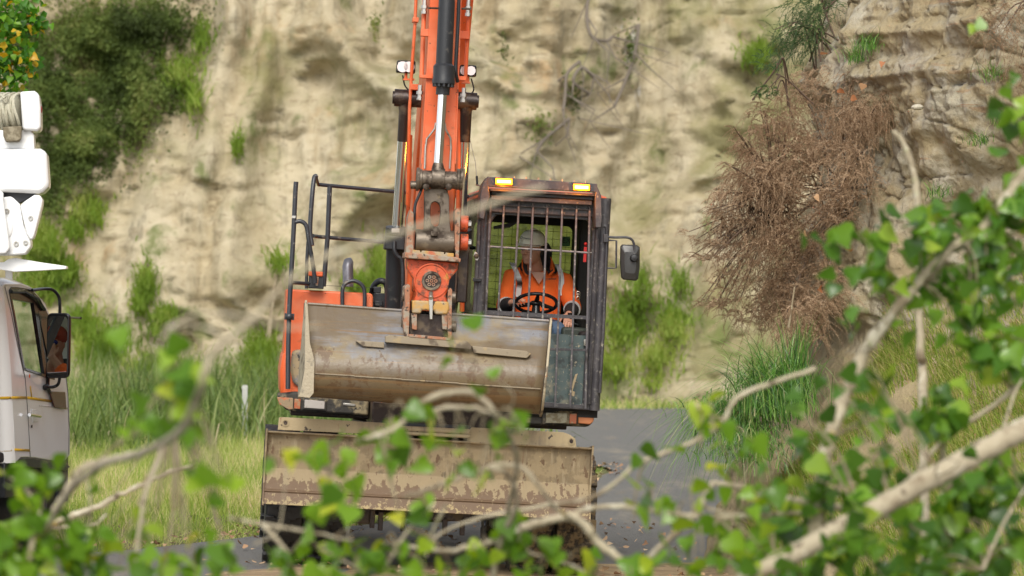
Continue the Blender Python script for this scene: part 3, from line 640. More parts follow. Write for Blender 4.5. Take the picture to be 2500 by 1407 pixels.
# bucket cylinder
BW = AW - .2
m = mb(); m.tube([E(1093, -160, BW + .05), E(1091, 0, BW), E(1084, 158, BW)], .062, 24); bcyl = m.build('bucket_cylinder', M_black, exc, angle=60)
m = mb(); m.tube([E(1084, 156, BW), E(1083.8, 162, BW), E(1083.5, 192, BW), E(1083, 196, BW), E(1082.8, 205, BW)], [.062, .08, .082, .086, .086], 24)
m.tube([E(1082.6, 206, BW), E(1082, 210, BW), E(1080.5, 232, BW)], [.06, .052, .052], 20)
for k in range(12):
    a = 2 * PI * k / 12; p = E(1082.7, 203, BW) + Vector((math.cos(a) * .07, math.sin(a) * .07, 0)); m.cyl(p, p - Vector((0, 0, .03)), .012, n=6)
m.build('gland', M_black, bcyl)
m = mb(); m.tube([E(1080.5, 230, BW), E(1070, 400, BW)], .034, 20); m.build('rod', M_chrome, bcyl, angle=60)
m = mb(); m.tube([E(1070, 398, BW), E(1069.5, 408, BW), E(1069, 425, BW)], [.036, .045, .055], 18); m.build('rod_eye', M_steel, bcyl, angle=60)
m = mb(); a, b = E(1128, 96, -.9), E(1038, 97, -.9); m.cyl(E(1046, 20, BW), E(1146, 22, BW + .4), .008, n=8); m.build('tie_bar', M_steel, arm)
# boom cylinders
for (name, xs, w0, w1) in (('boom_cylinder', ((962, 756), (966, 600), (970, 556), (989, 262), (991, 240)), .25, -.1), ('boom_cylinder', ((1098, 780), (1122, 600), (1124, 560), (1138, 262), (1142, 247)), .25, -.1)):
    P = [E(x, y, w0 + (w1 - w0) * (756 - y) / 516) for x, y in xs]
    m = mb(); m.tube([P[0] + (P[0] - P[2]) * .8, P[0], P[1]], .074 if xs[0][0] < 1000 else .05, 24); cy = m.build(name, M_black, exc, angle=60)
    m = mb(); m.tube([P[1], P[1].lerp(P[2], .15), P[2], P[2] + (P[2] - P[1]) * .03], [.09, .092, .092, .06], 22); m.build('cap', M_black, cy, angle=50)
    m = mb(); m.tube([P[2], P[3]], .043, 20); m.build('rod', M_chrome, cy, angle=60)
    q = P[3].lerp(P[2], .28); m = mb(); m.tube([P[3], q], [.047, .045], 18); m.build('stained_rod_end', M_grease, cy, angle=60)
    m = mb(); m.cyl(P[4] + Vector((-.09 if xs[0][0] < 1000 else .07, 0, 0)), P[4] + Vector((.12 if xs[0][0] < 1000 else -.12, 0, 0)), .068); m.cyl(P[4] + Vector((-.105, 0, 0)) if xs[0][0] < 1000 else P[4] + Vector((.085, 0, 0)), P[4], .05)
    m.tube([P[4], P[3] + (P[2] - P[3]) * .02], [.062, .05], 18); m.build('pin_eye', M_grease, cy, angle=50)
m = mb(); m.pbox(940, 575, 988, 612, .0, .22); m.pbox(953, 556, 988, 578, .02, .2); cap = m.build('cylinder_head', M_black, exc, bevel=.01)
plate('data_label', [(956, 558), (975, 558), (975, 568), (956, 568)], .012, .005, M_lens, cap, bevel=0)
ptube('hydraulic_hose', [(963, 590, -.02), (963, 610, -.03), (970, 625, -.03), (982, 640, -.03), (984, 700, -.03), (981, 770, 0)], .016, M_black)
# work lamps
for (x0, y0, x1, y1, w, brk) in ((967, 147, 1015, 180, -.15, ((985, 192), (1012, 192), (1012, 196), (985, 196))), (1121, 158, 1164, 188, -.1, ((1128, 200), (1148, 200), (1148, 204), (1128, 204)))):
    m = mb(); m.ppoly([(x0 + 3, y0), (x1, y0 + 2), (x1 - 1, y1), (x0, y1 - 3)], w, w + .09); lamp = m.build('work_lamp', M_blackgloss, exc, bevel=.012)
    plate('lens', [(x0 + 5, y0 + 5), (x1 - 5, y0 + 6), (x1 - 6, y1 - 6), (x0 + 4, y1 - 7)], w - .004, .01, M_lens, lamp)
    m = mb()
    for k in (.33, .67): c = E(x0 + (x1 - x0) * k, (y0 + y1) / 2, w - .006); m.cyl(c, c + Vector((0, .012, 0)), .042 if x0 < 1000 else .036, .03)
    m.build('reflector', paint('reflector_bowl', (.7, .6, .58), .15, .4), lamp)
    m = mb(); m.ppoly(brk, w, w + .06); m.cyl(E((x0 + x1) / 2, y1 - 2, w + .04), E((x0 + x1) / 2, y1 + 14, w + .04), .012, n=8); m.build('bracket', M_orange, lamp)
    s = 1 if x0 > 1000 else -1
    ptube('cable', [((x0 + x1) / 2 - s * -8, y1 + 4, w + .05), ((x0 + x1) / 2 + s * 2 + (12 if s > 0 else 0), y1 + 30, w + .05), ((x0 + x1) / 2 + (12 if s < 0 else 6), y1 + 42, w + .05), ((x0 + x1) / 2 + (28 if s < 0 else -6), y1 + 38, w + .05)], .006, M_blackgloss, lamp)

# linkage under the bucket cylinder
m = mb(); LW = BW
a, b = E(1022, 437, LW), E(1126, 441, LW); m.cyl(a, b, .066, n=28)
for (x, r) in ((1020, .088), (1026, .078), (1118, .08), (1126, .085)): c = E(x, 438, LW); m.cyl(c - Vector((.012, 0, 0)), c + Vector((.012, 0, 0)), r, n=24)
c = E(1069, 436, LW); m.cyl(c - Vector((.05, 0, 0)), c + Vector((.05, 0, 0)), .078, n=24)
for x in (1040, 1096): c = E(x, 457, LW - .06); m.ell(c, (.026, .02, .026))
m.cyl(E(1002, 452, LW), E(1022, 452, LW), .03, n=12)
link = m.build('linkage', M_steel, exc, bevel=.004)
m = mb(); n = 16
oc = [(1036, 462), (1048, 460), (1062, 460), (1078, 460), (1092, 462), (1097, 480), (1097, 500), (1097, 530), (1102, 575), (1090, 576), (1076, 577), (1062, 577), (1048, 576), (1034, 574), (1036, 530), (1036, 495)]
ic = [(1052, 500), (1056, 495), (1062, 493), (1068, 495), (1073, 500), (1075, 508), (1075, 520), (1074, 535), (1073, 545), (1070, 551), (1066, 553), (1062, 553), (1057, 551), (1053, 545), (1051, 530), (1051, 512)]
m.ring([E(x, y, LW + .02) for x, y in oc], [E(x, y, LW + .02) for x, y in ic], (0, .07, 0)); m.build('link_casting', M_steel, link, bevel=.006)
m = mb(); a, b = E(1014, 588, LW + .06), E(1108, 592, LW + .06); m.cyl(a, b, .088, n=28); c = E(1060, 571, LW - .03); m.rbox(c, (.05, .03, .035)); m.build('lower_pin', M_steel, link, bevel=.004)
for (poly, w) in (([(996, 530), (1002, 512), (1010, 520), (1010, 560), (1009, 625), (1000, 634), (990, 630), (993, 580)], LW - .03), ([(1111, 515), (1117, 508), (1124, 516), (1123, 560), (1120, 640), (1113, 636), (1110, 600)], LW - .03)):
    m = mb(); m.ppoly(poly, w, w + .26); m.build('side_plate', M_rust_edge, link, bevel=.004)
for (y, w) in ((546, .04), (591, .02)):
    m = mb(); a = E(1123, y, LW + w + .1); m.cyl(a, a + Vector((.06, 0, 0)), .062, n=22); bo = m.build('pin_boss', M_orange_worn, link, bevel=.006)
    m = mb(); m.cyl(a + Vector((.055, 0, 0)), a + Vector((.085, 0, 0)), .026, n=6); m.build('bolt', M_silver, bo)
m = mb(); m.pbox(1120, 600, 1139, 740, LW + .25, LW + .45); m.build('hose_guard', M_grease, link, bevel=.01)
ptube('hydraulic_hose', [(1036, 440, LW + .05), (1026, 470, LW), (1014, 500, LW), (1012, 530, LW), (1012, 560, LW + .05)], .011, M_black, link)

# tilting quick hitch
HW = LW - .02
m = mb(); m.ppoly([(989, 616), (1112, 628), (1126, 632), (1124, 641), (988, 630)], HW - .1, HW + .3); hitch = m.build('quick_hitch', M_rust_edge, exc, bevel=.006)
plate('notched_lip', [(1008, 610), (1026, 612), (1026, 616), (1030, 616), (1030, 612), (1084, 616), (1084, 621), (1088, 621), (1088, 617), (1108, 619), (1108, 628), (1006, 619)], HW - .08, .14, M_yellow_worn, hitch)
plate('upper_body', [(993, 632), (1120, 642), (1117, 660), (1092, 690), (1092, 720), (1008, 712), (1010, 680), (994, 655)], HW - .02, .22, M_orange_worn, hitch, bevel=.01)
c0 = E(1053, 686, HW - .07)
plate('front_body', [(1011, 680), (1018, 662), (1034, 648), (1054, 643), (1074, 649), (1090, 662), (1097, 684), (1094, 705), (1088, 722), (1094, 740), (1008, 736), (1015, 720), (1012, 700)], HW - .09, .1, M_orange_worn, hitch, bevel=.012)
m = mb(); m.lathe([(.120, -.008), (.131, -.008), (.131, .03), (.120, .03), (.120, -.008)], c0 - Vector((0, .02, 0)), 'y', 40); m.build('rim_ring', M_orange_worn, hitch, bevel=.003)
m = mb(); m.lathe([(.052, -.016), (.073, -.016), (.073, .03), (.052, .03), (.052, -.016)], c0 - Vector((0, .02, 0)), 'y', 32); m.build('hub_ring', M_steel, hitch, bevel=.003)
m = mb(); m.cyl(c0 - Vector((0, .024, 0)), c0, .052, n=28); m.build('hub_face', M_grease, hitch)
for k in range(7):
    a = 2 * PI * k / 6; rr = .032 if k < 6 else 0; p = c0 + Vector((math.cos(a) * rr, -.028, math.sin(a) * rr)); m = mb(); m.lathe([(.007, -.004), (.013, -.004), (.013, .01), (.007, .01), (.007, -.004)], p, 'y', 14); m.build('bolt', M_rust_edge, hitch)
plate('lower_body', [(1006, 733), (1096, 737), (1097, 756), (1092, 768), (1062, 768), (1060, 758), (1030, 757), (1028, 766), (1006, 765)], HW - .14, .3, M_yellow_worn, hitch, bevel=.012)
m = mb(); m.ppoly([(1047, 722), (1058, 722), (1056, 780), (1049, 780)], HW - .16, HW - .12); m.cyl(E(1052, 716, HW - .1), E(1052, 728, HW - .17), .018, n=8); m.build('locking_rib', M_silver, hitch, bevel=.003)
m = mb()
for x in (1004, 1078): m.ppoly([(x, 765), (x + 14, 766), (x + 14, 806), (x + 2, 804)], HW - .12, HW + .05)
m.cyl(E(1016, 800, HW), E(1092, 804, HW), .035, n=16); m.ell(E(1052, 782, HW - .02), (.04, .05, .05)); m.build('jaw', M_rust_edge, hitch, bevel=.004)

# wide ditching bucket, back of its shell to the camera
def lerp(a, b, t): return a + (b - a) * t
# rows down the shell: left pixel, right pixel, w
rows = [((751, 741), (1340, 784), -1.02), ((752, 760), (1338, 800), -1.07), ((755, 800), (1336, 838), -1.17), ((757, 838), (1333, 868), -1.26), ((757, 852), (1332, 880), -1.30), ((755, 880), (1330, 905), -1.345), ((752, 905), (1327, 928), -1.36), ((748, 930), (1324, 955), -1.345), ((745, 950), (1321, 980), -1.30), ((740, 962), (1319, 1000), -1.22), ((735, 968), (1316, 1012), -1.10)]
m = mb(); NB = 26; rings = []
fine = curve([(a[0], a[1], b[0], b[1], w) for a, b, w in rows], 4)
front, backr = [], []
zs = []
verts = []
for r in fine:
    for k in range(NB + 1):
        t = k / NB; verts.append(E(lerp(r[0], r[2], t), lerp(r[1], r[3], t), r[4]))
m.v = verts; n1 = NB + 1
for i in range(len(fine) - 1):
    for k in range(NB): m.f.append([i * n1 + k, i * n1 + k + 1, (i + 1) * n1 + k + 1, (i + 1) * n1 + k])
ztop = E(751, 741, -1.02).z; zbot = E(735, 968, -1.1).z
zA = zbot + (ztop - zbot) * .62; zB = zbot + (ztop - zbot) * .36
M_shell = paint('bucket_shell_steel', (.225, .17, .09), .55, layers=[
    dict(c=(.19, .195, .215), s=2.2, lo=.46, hi=.62, r=.42, grad=(2, zA - .05, zA + .12, .12), a=.95), dict(c=(.31, .24, .125), s=5, lo=.46, hi=.7, st=(.6, 1, 1), off=2, r=.85, a=.7, det=8, ro=.7), dict(c=(.46, .37, .18), s=16, lo=.60, hi=.66, st=(.6, 1, 1.6), off=7, r=.9, a=.6, det=8, ro=.75), dict(c=(.16, .12, .075), s=2, lo=.5, hi=.7, st=(3, 1, .5), off=17, a=.5, det=8, ro=.7), dict(c=(.45, .42, .36), s=60, lo=.62, hi=.7, st=(.08, 1, 1), off=27, a=.4),  # first layer: worn grey, with bluish sky sheen painted in towards the top
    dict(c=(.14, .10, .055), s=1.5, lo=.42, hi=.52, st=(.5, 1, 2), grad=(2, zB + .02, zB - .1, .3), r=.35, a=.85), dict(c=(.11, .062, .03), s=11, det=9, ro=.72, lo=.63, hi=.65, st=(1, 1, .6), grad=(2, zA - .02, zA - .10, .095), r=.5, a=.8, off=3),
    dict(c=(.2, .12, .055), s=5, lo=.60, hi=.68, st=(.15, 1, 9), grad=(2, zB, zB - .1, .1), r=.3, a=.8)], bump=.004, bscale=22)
bucket = m.build('bucket', M_shell, exc, angle=60); sm_ = bucket.modifiers.new('so', 'SOLIDIFY'); sm_.thickness = .014; sm_.offset = -1
# side cheeks
for (side, x) in ((0, 0), (1, 1)):
    sec = [E(*(a if side == 0 else b), w) for a, b, w in rows]
    ctr = sec[0].lerp(sec[-1], .5)
    out = Vector((-.022 if side == 0 else .006, 0, 0))
    # flange reaches a little proud of the shell and back to the bucket mouth
    loop = [p + Vector((0, -.012, 0)) + out for p in sec]
    loop = [loop[0] + Vector((0, .0, .025))] + loop + [loop[-1] + Vector((0, .06, -.02)), loop[-1] + Vector((0, .42, .12)), loop[0] + Vector((0, .30, -.12))]
    m = mb(); m.prism(loop, (.018, 0, 0)); m.build('cheek_plate', paint('muddy_cheek_steel', (.42, .36, .25), .7, layers=[dict(c=(.16, .13, .09), s=7, lo=.52, hi=.6), dict(c=(.25, .12, .05), s=14, lo=.6, hi=.68)], bump=.006), bucket, bevel=.004)
# left cheek shows its folded rim
m = mb(); m.ppoly([(746, 736), (751, 742), (757, 838), (768, 880), (766, 960), (756, 972), (728, 969), (735, 950), (744, 900)], -1.375, -1.36); m.build('wear_rim', paint('dry_mud_rim', (.42, .36, .26), .9, layers=[dict(c=(.22, .2, .16), s=9, lo=.5, hi=.6)], bump=.01), bucket, bevel=.003)
m = mb()
m.tube([E(751, 742, -1.03), E(1340, 784, -1.03)], .011, 8); m.build('lip_bar', M_shell, bucket)
def strip_on(name, poly, w0, w1, mat, par=bucket): return plate(name, poly, w0, w1 - w0, mat, par, bevel=.004)
M_rib = paint('wear_strip_steel', (.27, .22, .15), .55, layers=[dict(c=(.12, .09, .06), s=6, lo=.5, hi=.6), dict(c=MUD, s=9, lo=.56, hi=.64)], bump=.003)
strip_on('wear_strip', [(941, 822), (951, 819), (1140, 833), (1152, 846), (1150, 853), (941, 836)], -1.315, -1.2, M_grease if False else M_rib)
strip_on('wear_strip', [(1152, 845), (1284, 857), (1297, 864), (1286, 875), (1158, 862)], -1.325, -1.24, M_rib)
strip_on('wear_strip', [(868, 832), (938, 836), (938, 850), (886, 846)], -1.295, -1.24, M_rib)
for (poly) in ([(988, 700), (996, 694), (1001, 697), (1000, 760), (998, 822), (988, 822), (985, 800), (984, 760), (990, 745)], [(1094, 710), (1100, 703), (1104, 708), (1103, 770), (1103, 832), (1094, 828), (1092, 770)]):
    m = mb(); m.ppoly(poly, -1.30, -.95); m.build('bucket_ear', M_rust_edge, bucket, bevel=.003)
for (x, y) in ((988, 722), (986, 785), (1106, 726), (1107, 798)):
    m = mb(); c = E(x, y, -1.12); m.cyl(c - Vector((.02, 0, 0)), c + Vector((.02, 0, 0)), .045, n=18); m.build('ear_boss', M_steel, bucket, bevel=.004)
m = mb(); m.ppoly([(1001, 765), (1093, 772), (1093, 826), (1001, 818)], -1.24, -1.235 + .02); m.build('mount_pocket', M_grease, bucket)
m = mb(); m.ppoly([(998, 816), (1100, 825), (1100, 832), (998, 823)], -1.32, -1.2); m.build('mount_sill', M_rust_edge, bucket, bevel=.003)
for j, (a, b) in enumerate((((765, 912), (865, 918)), ((865, 919), (980, 926)), ((980, 927), (1120, 936)), ((1120, 937), (1320, 950)))):
    m = mb(); m.tube([E(a[0], a[1], -1.362), E(b[0], b[1], -1.362)], .005, 6); m.build('weld_line', M_rib, bucket)

# cab of the excavator
def rrect(x0, x1, z0, z1, r, y, n=6):
    out = []
    rr = r if isinstance(r, (list, tuple)) else [r] * 4
    for (cx, cz, a0, q) in ((x1 - rr[0], z1 - rr[0], 0, rr[0]), (x0 + rr[1], z1 - rr[1], 90, rr[1]), (x0 + rr[2], z0 + rr[2], 180, rr[2]), (x1 - rr[3], z0 + rr[3], 270, rr[3])):
        for k in range(n):
            a = R(a0 + 90 * k / (n - 1)); out.append(Vector((cx + q * math.cos(a), y, cz + q * math.sin(a))))
    return out
CW = .14                                    # plane of the front face
cl = E(1176, 600, CW).x; cr = E(1481, 650, CW).x; ct = E(1300, 474, CW).z; cb = E(1400, 1000, CW).z; CB = CW + 1.45
ol, orr = E(1196, 620, CW).x, E(1441, 640, CW).x; ot = E(1320, 526, CW).z; ob = E(1400, 988, CW).z
M_cabin = paint('dark_green_trim', (.035, .045, .035), .6)
M_frame = M_black_wet
m = mb(); m.ring(rrect(cl, cr, cb, ct, .04, CW), rrect(ol, orr, ob, ot, [.10, .10, .02, .02], CW), (0, .07, 0)); cab = m.build('cab', M_frame, exc, bevel=.012)
# corner posts, sills, header, rear wall
m = mb()
m.tube([(cr - .035, CW + .02, cb - .0), (cr - .035, CW + .02, ct)], .045, 12); m.tube([(orr + .045, CW - .012, cb + .05), (orr + .045, CW - .012, ct - .1)], .022, 8); m.tube([(cl + .02, CW + .03, cb), (cl + .02, CW + .03, ct)], .05, 12)
m.tube([(cl - .0, CW + .02, cb), (cl - .0, CW + .02, ct - .05)], .028, 10)
m.build('corner_post', M_frame, cab)
def yz_ring(name, x, mat, hole=None, t=.04):
    o_ = [Vector((x, p.x, p.z)) for p in rrect(CW, CB, cb, ct, .06, 0)]; i_ = [Vector((x, p.x, p.z)) for p in rrect(*(hole or (CW + .1, CB - .12, cb + .35, ct - .13)), .06, 0)]
    m = mb(); m.ring(o_, i_, (t, 0, 0)); return m.build(name, mat, cab, bevel=.008)
yz_ring('side_frame', cl - .04, M_frame, (CW + .07, CB - .1, cb + .1, ct - .1)); yz_ring('door_frame', cr - .04, M_frame)
M_glass = glassmat('cab_glass', (.86, .93, .88), .09); M_glass_green = glassmat('green_rear_glass', (.50, .58, .34), .10); M_glass_dirty = glassmat('muddy_front_glass', (.5, .6, .6), .6, .3, (.13, .17, .17))
m = mb(); m.bb(cl - .025, cl - .02, CW + .06, CB - .08, cb + .08, ct - .08); m.build('side_window', M_glass, cab)
m = mb(); m.bb(cr - .02, cr - .015, CW + .09, CB - .1, cb + .33, ct - .11); m.build('door_window', M_glass, cab)
rx1 = E(1394, 650, CB).x; rz0 = E(1300, 757, CB).z; rz1 = E(1300, 548, CB).z
m = mb(); m.ring(rrect(cl - .04, cr, cb, ct, .05, CB), rrect(cl + .03, rx1, rz0, rz1, .05, CB), (0, .05, 0)); m.build('rear_wall', M_dark, cab)
m = mb(); m.bb(cl + .02, rx1 + .01, CB + .02, CB + .025, rz0 - .01, rz1 + .01); rw = m.build('rear_window', M_glass_green, cab)
m = mb()
for k in range(11):
    z = lerp(rz0 + .03, rz1 - .05, k / 10); m.tube([(cl + .04, CB + .01, z), (rx1, CB + .01, z)], .0016, 4)
for k in range(7):
    x = lerp(cl + .12, rx1 - .05, k / 6); m.tube([(x, CB + .008, rz0 + .02), (x, CB + .008, rz1 - .02)], .0016, 4)
m.build('heater_wires', M_dark, rw)
plate('rear_sticker', [(1368, 578), (1392, 578), (1392, 602), (1368, 602)], CB - .01, .004, paint('green_sticker', (.08, .24, .05), .5), rw, bevel=0)
fo = []
def text(name, s, loc, size, rot, mat, par, ext=.001):
    c = bpy.data.curves.new(name, 'FONT'); c.body = s; c.size = size; c.extrude = ext; c.align_x = 'CENTER'; c.align_y = 'CENTER'; c.materials.append(mat)
    t = bpy.data.objects.new(name, c); COL.objects.link(t); bpy.context.view_layer.update()
    me = bpy.data.meshes.new_from_object(t.evaluated_get(bpy.context.evaluated_depsgraph_get())); bpy.data.objects.remove(t); bpy.data.curves.remove(c)
    o = bpy.data.objects.new(name, me); COL.objects.link(o); o.location = loc; o.rotation_euler = rot; o.parent = par; return o
text('exit_lettering', 'EX', E(1383, 588, CB - .014), .06, (R(90), 0, 0), M_dark, rw)
# floor, inner panels, roof
m = mb(); m.bb(cl, cr, CW + .07, CB, cb - .06, cb + .02); m.build('cab_floor', M_dark, cab)
m = mb(); m.bb(orr - .01, cr - .045, CW + .9, CB - .001, cb + .3, ct - .1); m.bb(orr - .04, cr - .05, CW + .075, CW + .3, cb + .05, cb + .62); m.build('inner_trim', M_dark, cab, bevel=.02)
m = mb(); m.bb(cl + .01, cl + .22, CW + .25, CB - .05, cb + .1, rz0 - .03); m.bb(cr - .30, cr - .07, CW + .25, CB - .05, cb + .1, rz0 - .12); m.build('side_console', M_cabin, cab, bevel=.02)
m = mb(); m.loft([[(cl - .045, CW + .12, ct - .06), (cr + .005, CW + .12, ct - .06), (cr + .005, CB + .05, ct - .06), (cl - .045, CB + .05, ct - .06)], [(cl - .035, CW + .15, ct + .01), (cr - .005, CW + .15, ct + .01), (cr - .005, CB + .04, ct + .02), (cl - .035, CB + .04, ct + .02)], [(cl + .05, CW + .3, ct + .045), (cr - .08, CW + .3, ct + .045), (cr - .08, CB - .04, ct + .045), (cl + .05, CB - .04, ct + .045)]])
m.build('roof', M_orange, cab, bevel=.02)
m = mb(); m.bb(cl + .03, cr - .06, CW + .08, CB, ct - .11, ct - .062); m.build('headliner', M_dark, cab)
m = mb(); m.ppoly([(1190, 466), (1464, 482), (1464, 532), (1190, 518)], CW - .05, CW - .015); m.build('front_header', M_frame, cab, bevel=.01)
# header pieces under the roof guard
m = mb(); m.ppoly([(1196, 512), (1440, 527), (1440, 538), (1196, 523)], CW - .012, CW + .02); m.build('wiper_cover', M_frame, cab, bevel=.004)
# roof guard and lamps
gl = []
G0 = CW - .26
guard = None
m = mb(); m.ppoly([(1190, 431), (1196, 432), (1459, 449), (1457, 470), (1190, 456)], G0, G0 + .05); guard = m.build('roof_guard', M_frame, cab, bevel=.006)
m = mb(); m.ppoly([(1196, 460), (1454, 474), (1453, 480), (1196, 467)], G0 + .03, G0 + .30); m.ppoly([(1198, 476), (1446, 490), (1446, 502), (1198, 488)], G0 + .1, G0 + .14); m.ppoly([(1200, 466), (1450, 481), (1450, 490), (1200, 475)], G0 + .12, G0 + .3); m.build('guard_louvre', M_frame, guard, bevel=.006)
for (poly, nm) in (([(1190, 432), (1177, 452), (1172, 480), (1170, 532), (1182, 536), (1186, 505), (1196, 480)], 0), ([(1456, 450), (1468, 478), (1470, 530), (1468, 556), (1454, 556), (1453, 530), (1453, 480)], 1)):
    m = mb(); m.ppoly(poly, G0 - .0, G0 + .26); m.build('guard_bracket', M_frame, guard, bevel=.006)
m = mb()
for k in range(7): c = E(1228 + k * 29 + 28, 437 + k * 1.9 + 1, G0 + .02); m.cyl(c, c + Vector((0, 0, .022)), .007, n=8)
m.build('guard_bolts', M_silver, guard)
for (x0, y0, x1, y1) in ((1212, 437, 1249, 450), (1402, 451, 1438, 464)):
    m = mb(); m.ppoly([(x0 - 3, y0 - 3), (x1 + 3, y0 - 1), (x1 + 3, y1 + 3), (x0 - 3, y1 + 1)], G0 - .03, G0); b_ = m.build('warning_lamp', M_blackgloss, guard, bevel=.004)
    m = mb(); m.ppoly([(x0 - 2, y0 - 2), (x1 + 2, y0), (x1 + 2, y1 + 2), (x0 - 2, y1)], G0 - .045, G0 - .028); m.build('lit_lens', M_beacon, b_, bevel=.004)
    ld = bpy.data.lights.new('lamp_light', 'POINT'); ld.energy = 4; ld.color = (1, .28, .02); ld.shadow_soft_size = .03; lo_ = bpy.data.objects.new('lamp_light', ld); COL.objects.link(lo_); lo_.parent = exc; lo_.location = E((x0 + x1) / 2, (y0 + y1) / 2 + 2, G0 - .09)
    m = mb(); m.ppoly([(x0 + 2, y0 + 2.5), (x1 - 2, y0 + 4), (x1 - 2, y1 - 2.5), (x0 + 2, y1 - 4)], G0 - .05, G0 - .044); m.build('led_row', M_led, b_)
# grille: bars over the windscreen
GW = CW - .09
tops = [1198, 1231, 1267, 1302, 1337, 1373, 1408, 1440]
m = mb()
zb1 = 985
for i, x in enumerate(tops):
    y0 = 490 + (x - 1196) * .06
    dx = (-12, -15, -14, -13, -12, -10, -9, -6)[i]
    p0 = E(x, y0, GW); p1 = E(x + dx, 768 + (x - 1196) * .055, GW); p2 = p1 + (p1 - p0) * .78
    m.tube([p0, p1, p2], .0085 if i not in (0, 7) else .010, 8)
M_bar = paint('worn_guard_bar', (.12, .115, .125), .4, layers=[dict(c=(.3, .28, .24), s=30, lo=.55, hi=.66, r=.8), dict(c=(.05, .045, .045), s=12, lo=.55, hi=.7)])
grille = m.build('window_guard', M_bar, cab)
m = mb(); m.tube([E(1190, 602, GW + .012), E(1444, 618, GW + .012)], .0085, 8); m.build('guard_rail', M_bar, grille)
m = mb(); m.tube([E(1196, 499, GW + .01), E(1440, 512, GW + .01)], .008, 8)
m.build('guard_rail', M_bar, grille)
m = mb(); m.ppoly([(1180, 757), (1440, 772), (1441, 779), (1430, 780), (1180, 768)], GW, GW + .02); m.build('guard_rail', M_frame, grille)
m = mb(); m.ppoly([(1178, 845), (1430, 852), (1430, 858), (1178, 852)], GW + .0, GW + .012); m.ppoly([(1330, 982), (1425, 990), (1425, 998), (1330, 992)], GW + .0, GW + .02)
m.build('guard_rail', M_frame, grille, bevel=.002)
m = mb(); m.bb(ol - .02, orr + .02, CW + .02, CW + .026, ob - .01, E(1400, 818, CW).z); lw = m.build('lower_window', paint('muddy_lower_glass', (.065, .095, .095), .3, layers=[dict(c=(.22, .2, .14), s=5, lo=.5, hi=.66, a=.8, r=.8), dict(c=(.03, .035, .035), s=9, lo=.54, hi=.64, a=.7), dict(c=(.3, .27, .19), s=40, lo=.62, hi=.68)]), cab)
plate('dry_mud_patch', [(1404, 915), (1411, 912), (1404, 935), (1398, 955), (1404, 957), (1402, 968), (1388, 965), (1396, 945)], GW + .02, .012, paint('dry_mud', (.34, .27, .17), .95, bump=.01), cab)
# right door details
ptube('door_handrail', [(1474, 552, CW - .02), (1480, 556, CW - .02), (1481, 590, CW - .02), (1474, 780, CW - .03), (1464, 960, CW - .03)], .014, M_frame, cab)
m = mb(); m.ppoly([(1425, 830), (1434, 828), (1434, 846), (1425, 844)], CW - .03, CW); m.build('door_latch', M_silver, cab, bevel=.003)
m = mb(); m.ppoly([(1459, 540), (1478, 520), (1482, 560), (1466, 600), (1466, 960), (1452, 996), (1444, 998), (1452, 960), (1458, 760)], CW + .0, CW + .03); m.build('door_edge', M_frame, cab, bevel=.006)
plate('mirror_mount_plate', [(1159, 615), (1165, 617), (1170, 628), (1166, 637), (1160, 635), (1156, 625)], CW - .035, .008, M_silver, cab, bevel=.002)
m = mb(); c = E(1163, 626, CW - .04); m.ell(c, (.02, .012, .02)); m.build('mount_knob', M_grease, cab)
m = mb(); m.ppoly([(1155, 678), (1176, 680), (1176, 688), (1155, 688)], CW - .05, CW - .01); m.build('hinge_block', M_black, cab, bevel=.004)
ptube('antenna', [(1165, 452, .5), (1165, 448, .5), (1164, 430, .5)], .009, M_black, cab, smooth=0); ptube('antenna_whip', [(1164, 430, .5), (1160, 395, .5), (1146, 335, .5)], .0022, M_silver, cab, smooth=0)
ptube('antenna_foot', [(1163, 452, .5), (1172, 455, .45), (1174, 470, .4)], .006, M_silver, cab)
# door mirror
arm_m = ptube('mirror_arm', [(1476, 578, CW - .05), (1500, 580, CW - .05), (1530, 580, CW - .05), (1543, 586, CW - .05), (1548, 600, CW - .05), (1548, 628, CW - .05)], .010, M_frame, cab)
ptube('mirror_stay', [(1484, 587, CW - .04), (1505, 588, CW - .04), (1504, 655, CW - .04), (1483, 655, CW - .04)], .008, M_frame, arm_m, smooth=0)
m = mb(); m.pbox(1474, 572, 1485, 592, CW - .07, CW - .01); m.build('arm_clamp', M_frame, arm_m, bevel=.003)
pts = [(1519, 597), (1555, 599), (1562, 604), (1562, 650), (1558, 681), (1553, 686), (1522, 683), (1517, 678), (1514, 640), (1515, 602)]
m = mb(); mc = E(1538, 640, CW - .03)
ringo = [E(x, y, CW - .03) for x, y in pts]
def shrink(ps, f, dy): c = sum(ps, Vector()) / len(ps); return [c + (p - c) * f + Vector((0, dy, 0)) for p in ps]
m.loft([shrink(ringo, .96, .035), shrink(ringo, 1, .02), shrink(ringo, 1, .0), shrink(ringo, .94, -.012), shrink(ringo, .6, -.03)]); mir = m.build('mirror', M_mirrorback, cab, bevel=.004, angle=20)
m = mb(); c = E(1548, 630, CW - .07); m.lathe([(.001, -.035), (.025, -.03), (.032, -.01), (.034, .03), (.02, .035)], c, 'y', 20); m.build('ball_joint', M_black, mir)
m = mb(); m.loft([shrink(ringo, .9, .0365), shrink(ringo, .9, .040)]); m.build('mirror_glass', M_chrome, mir)
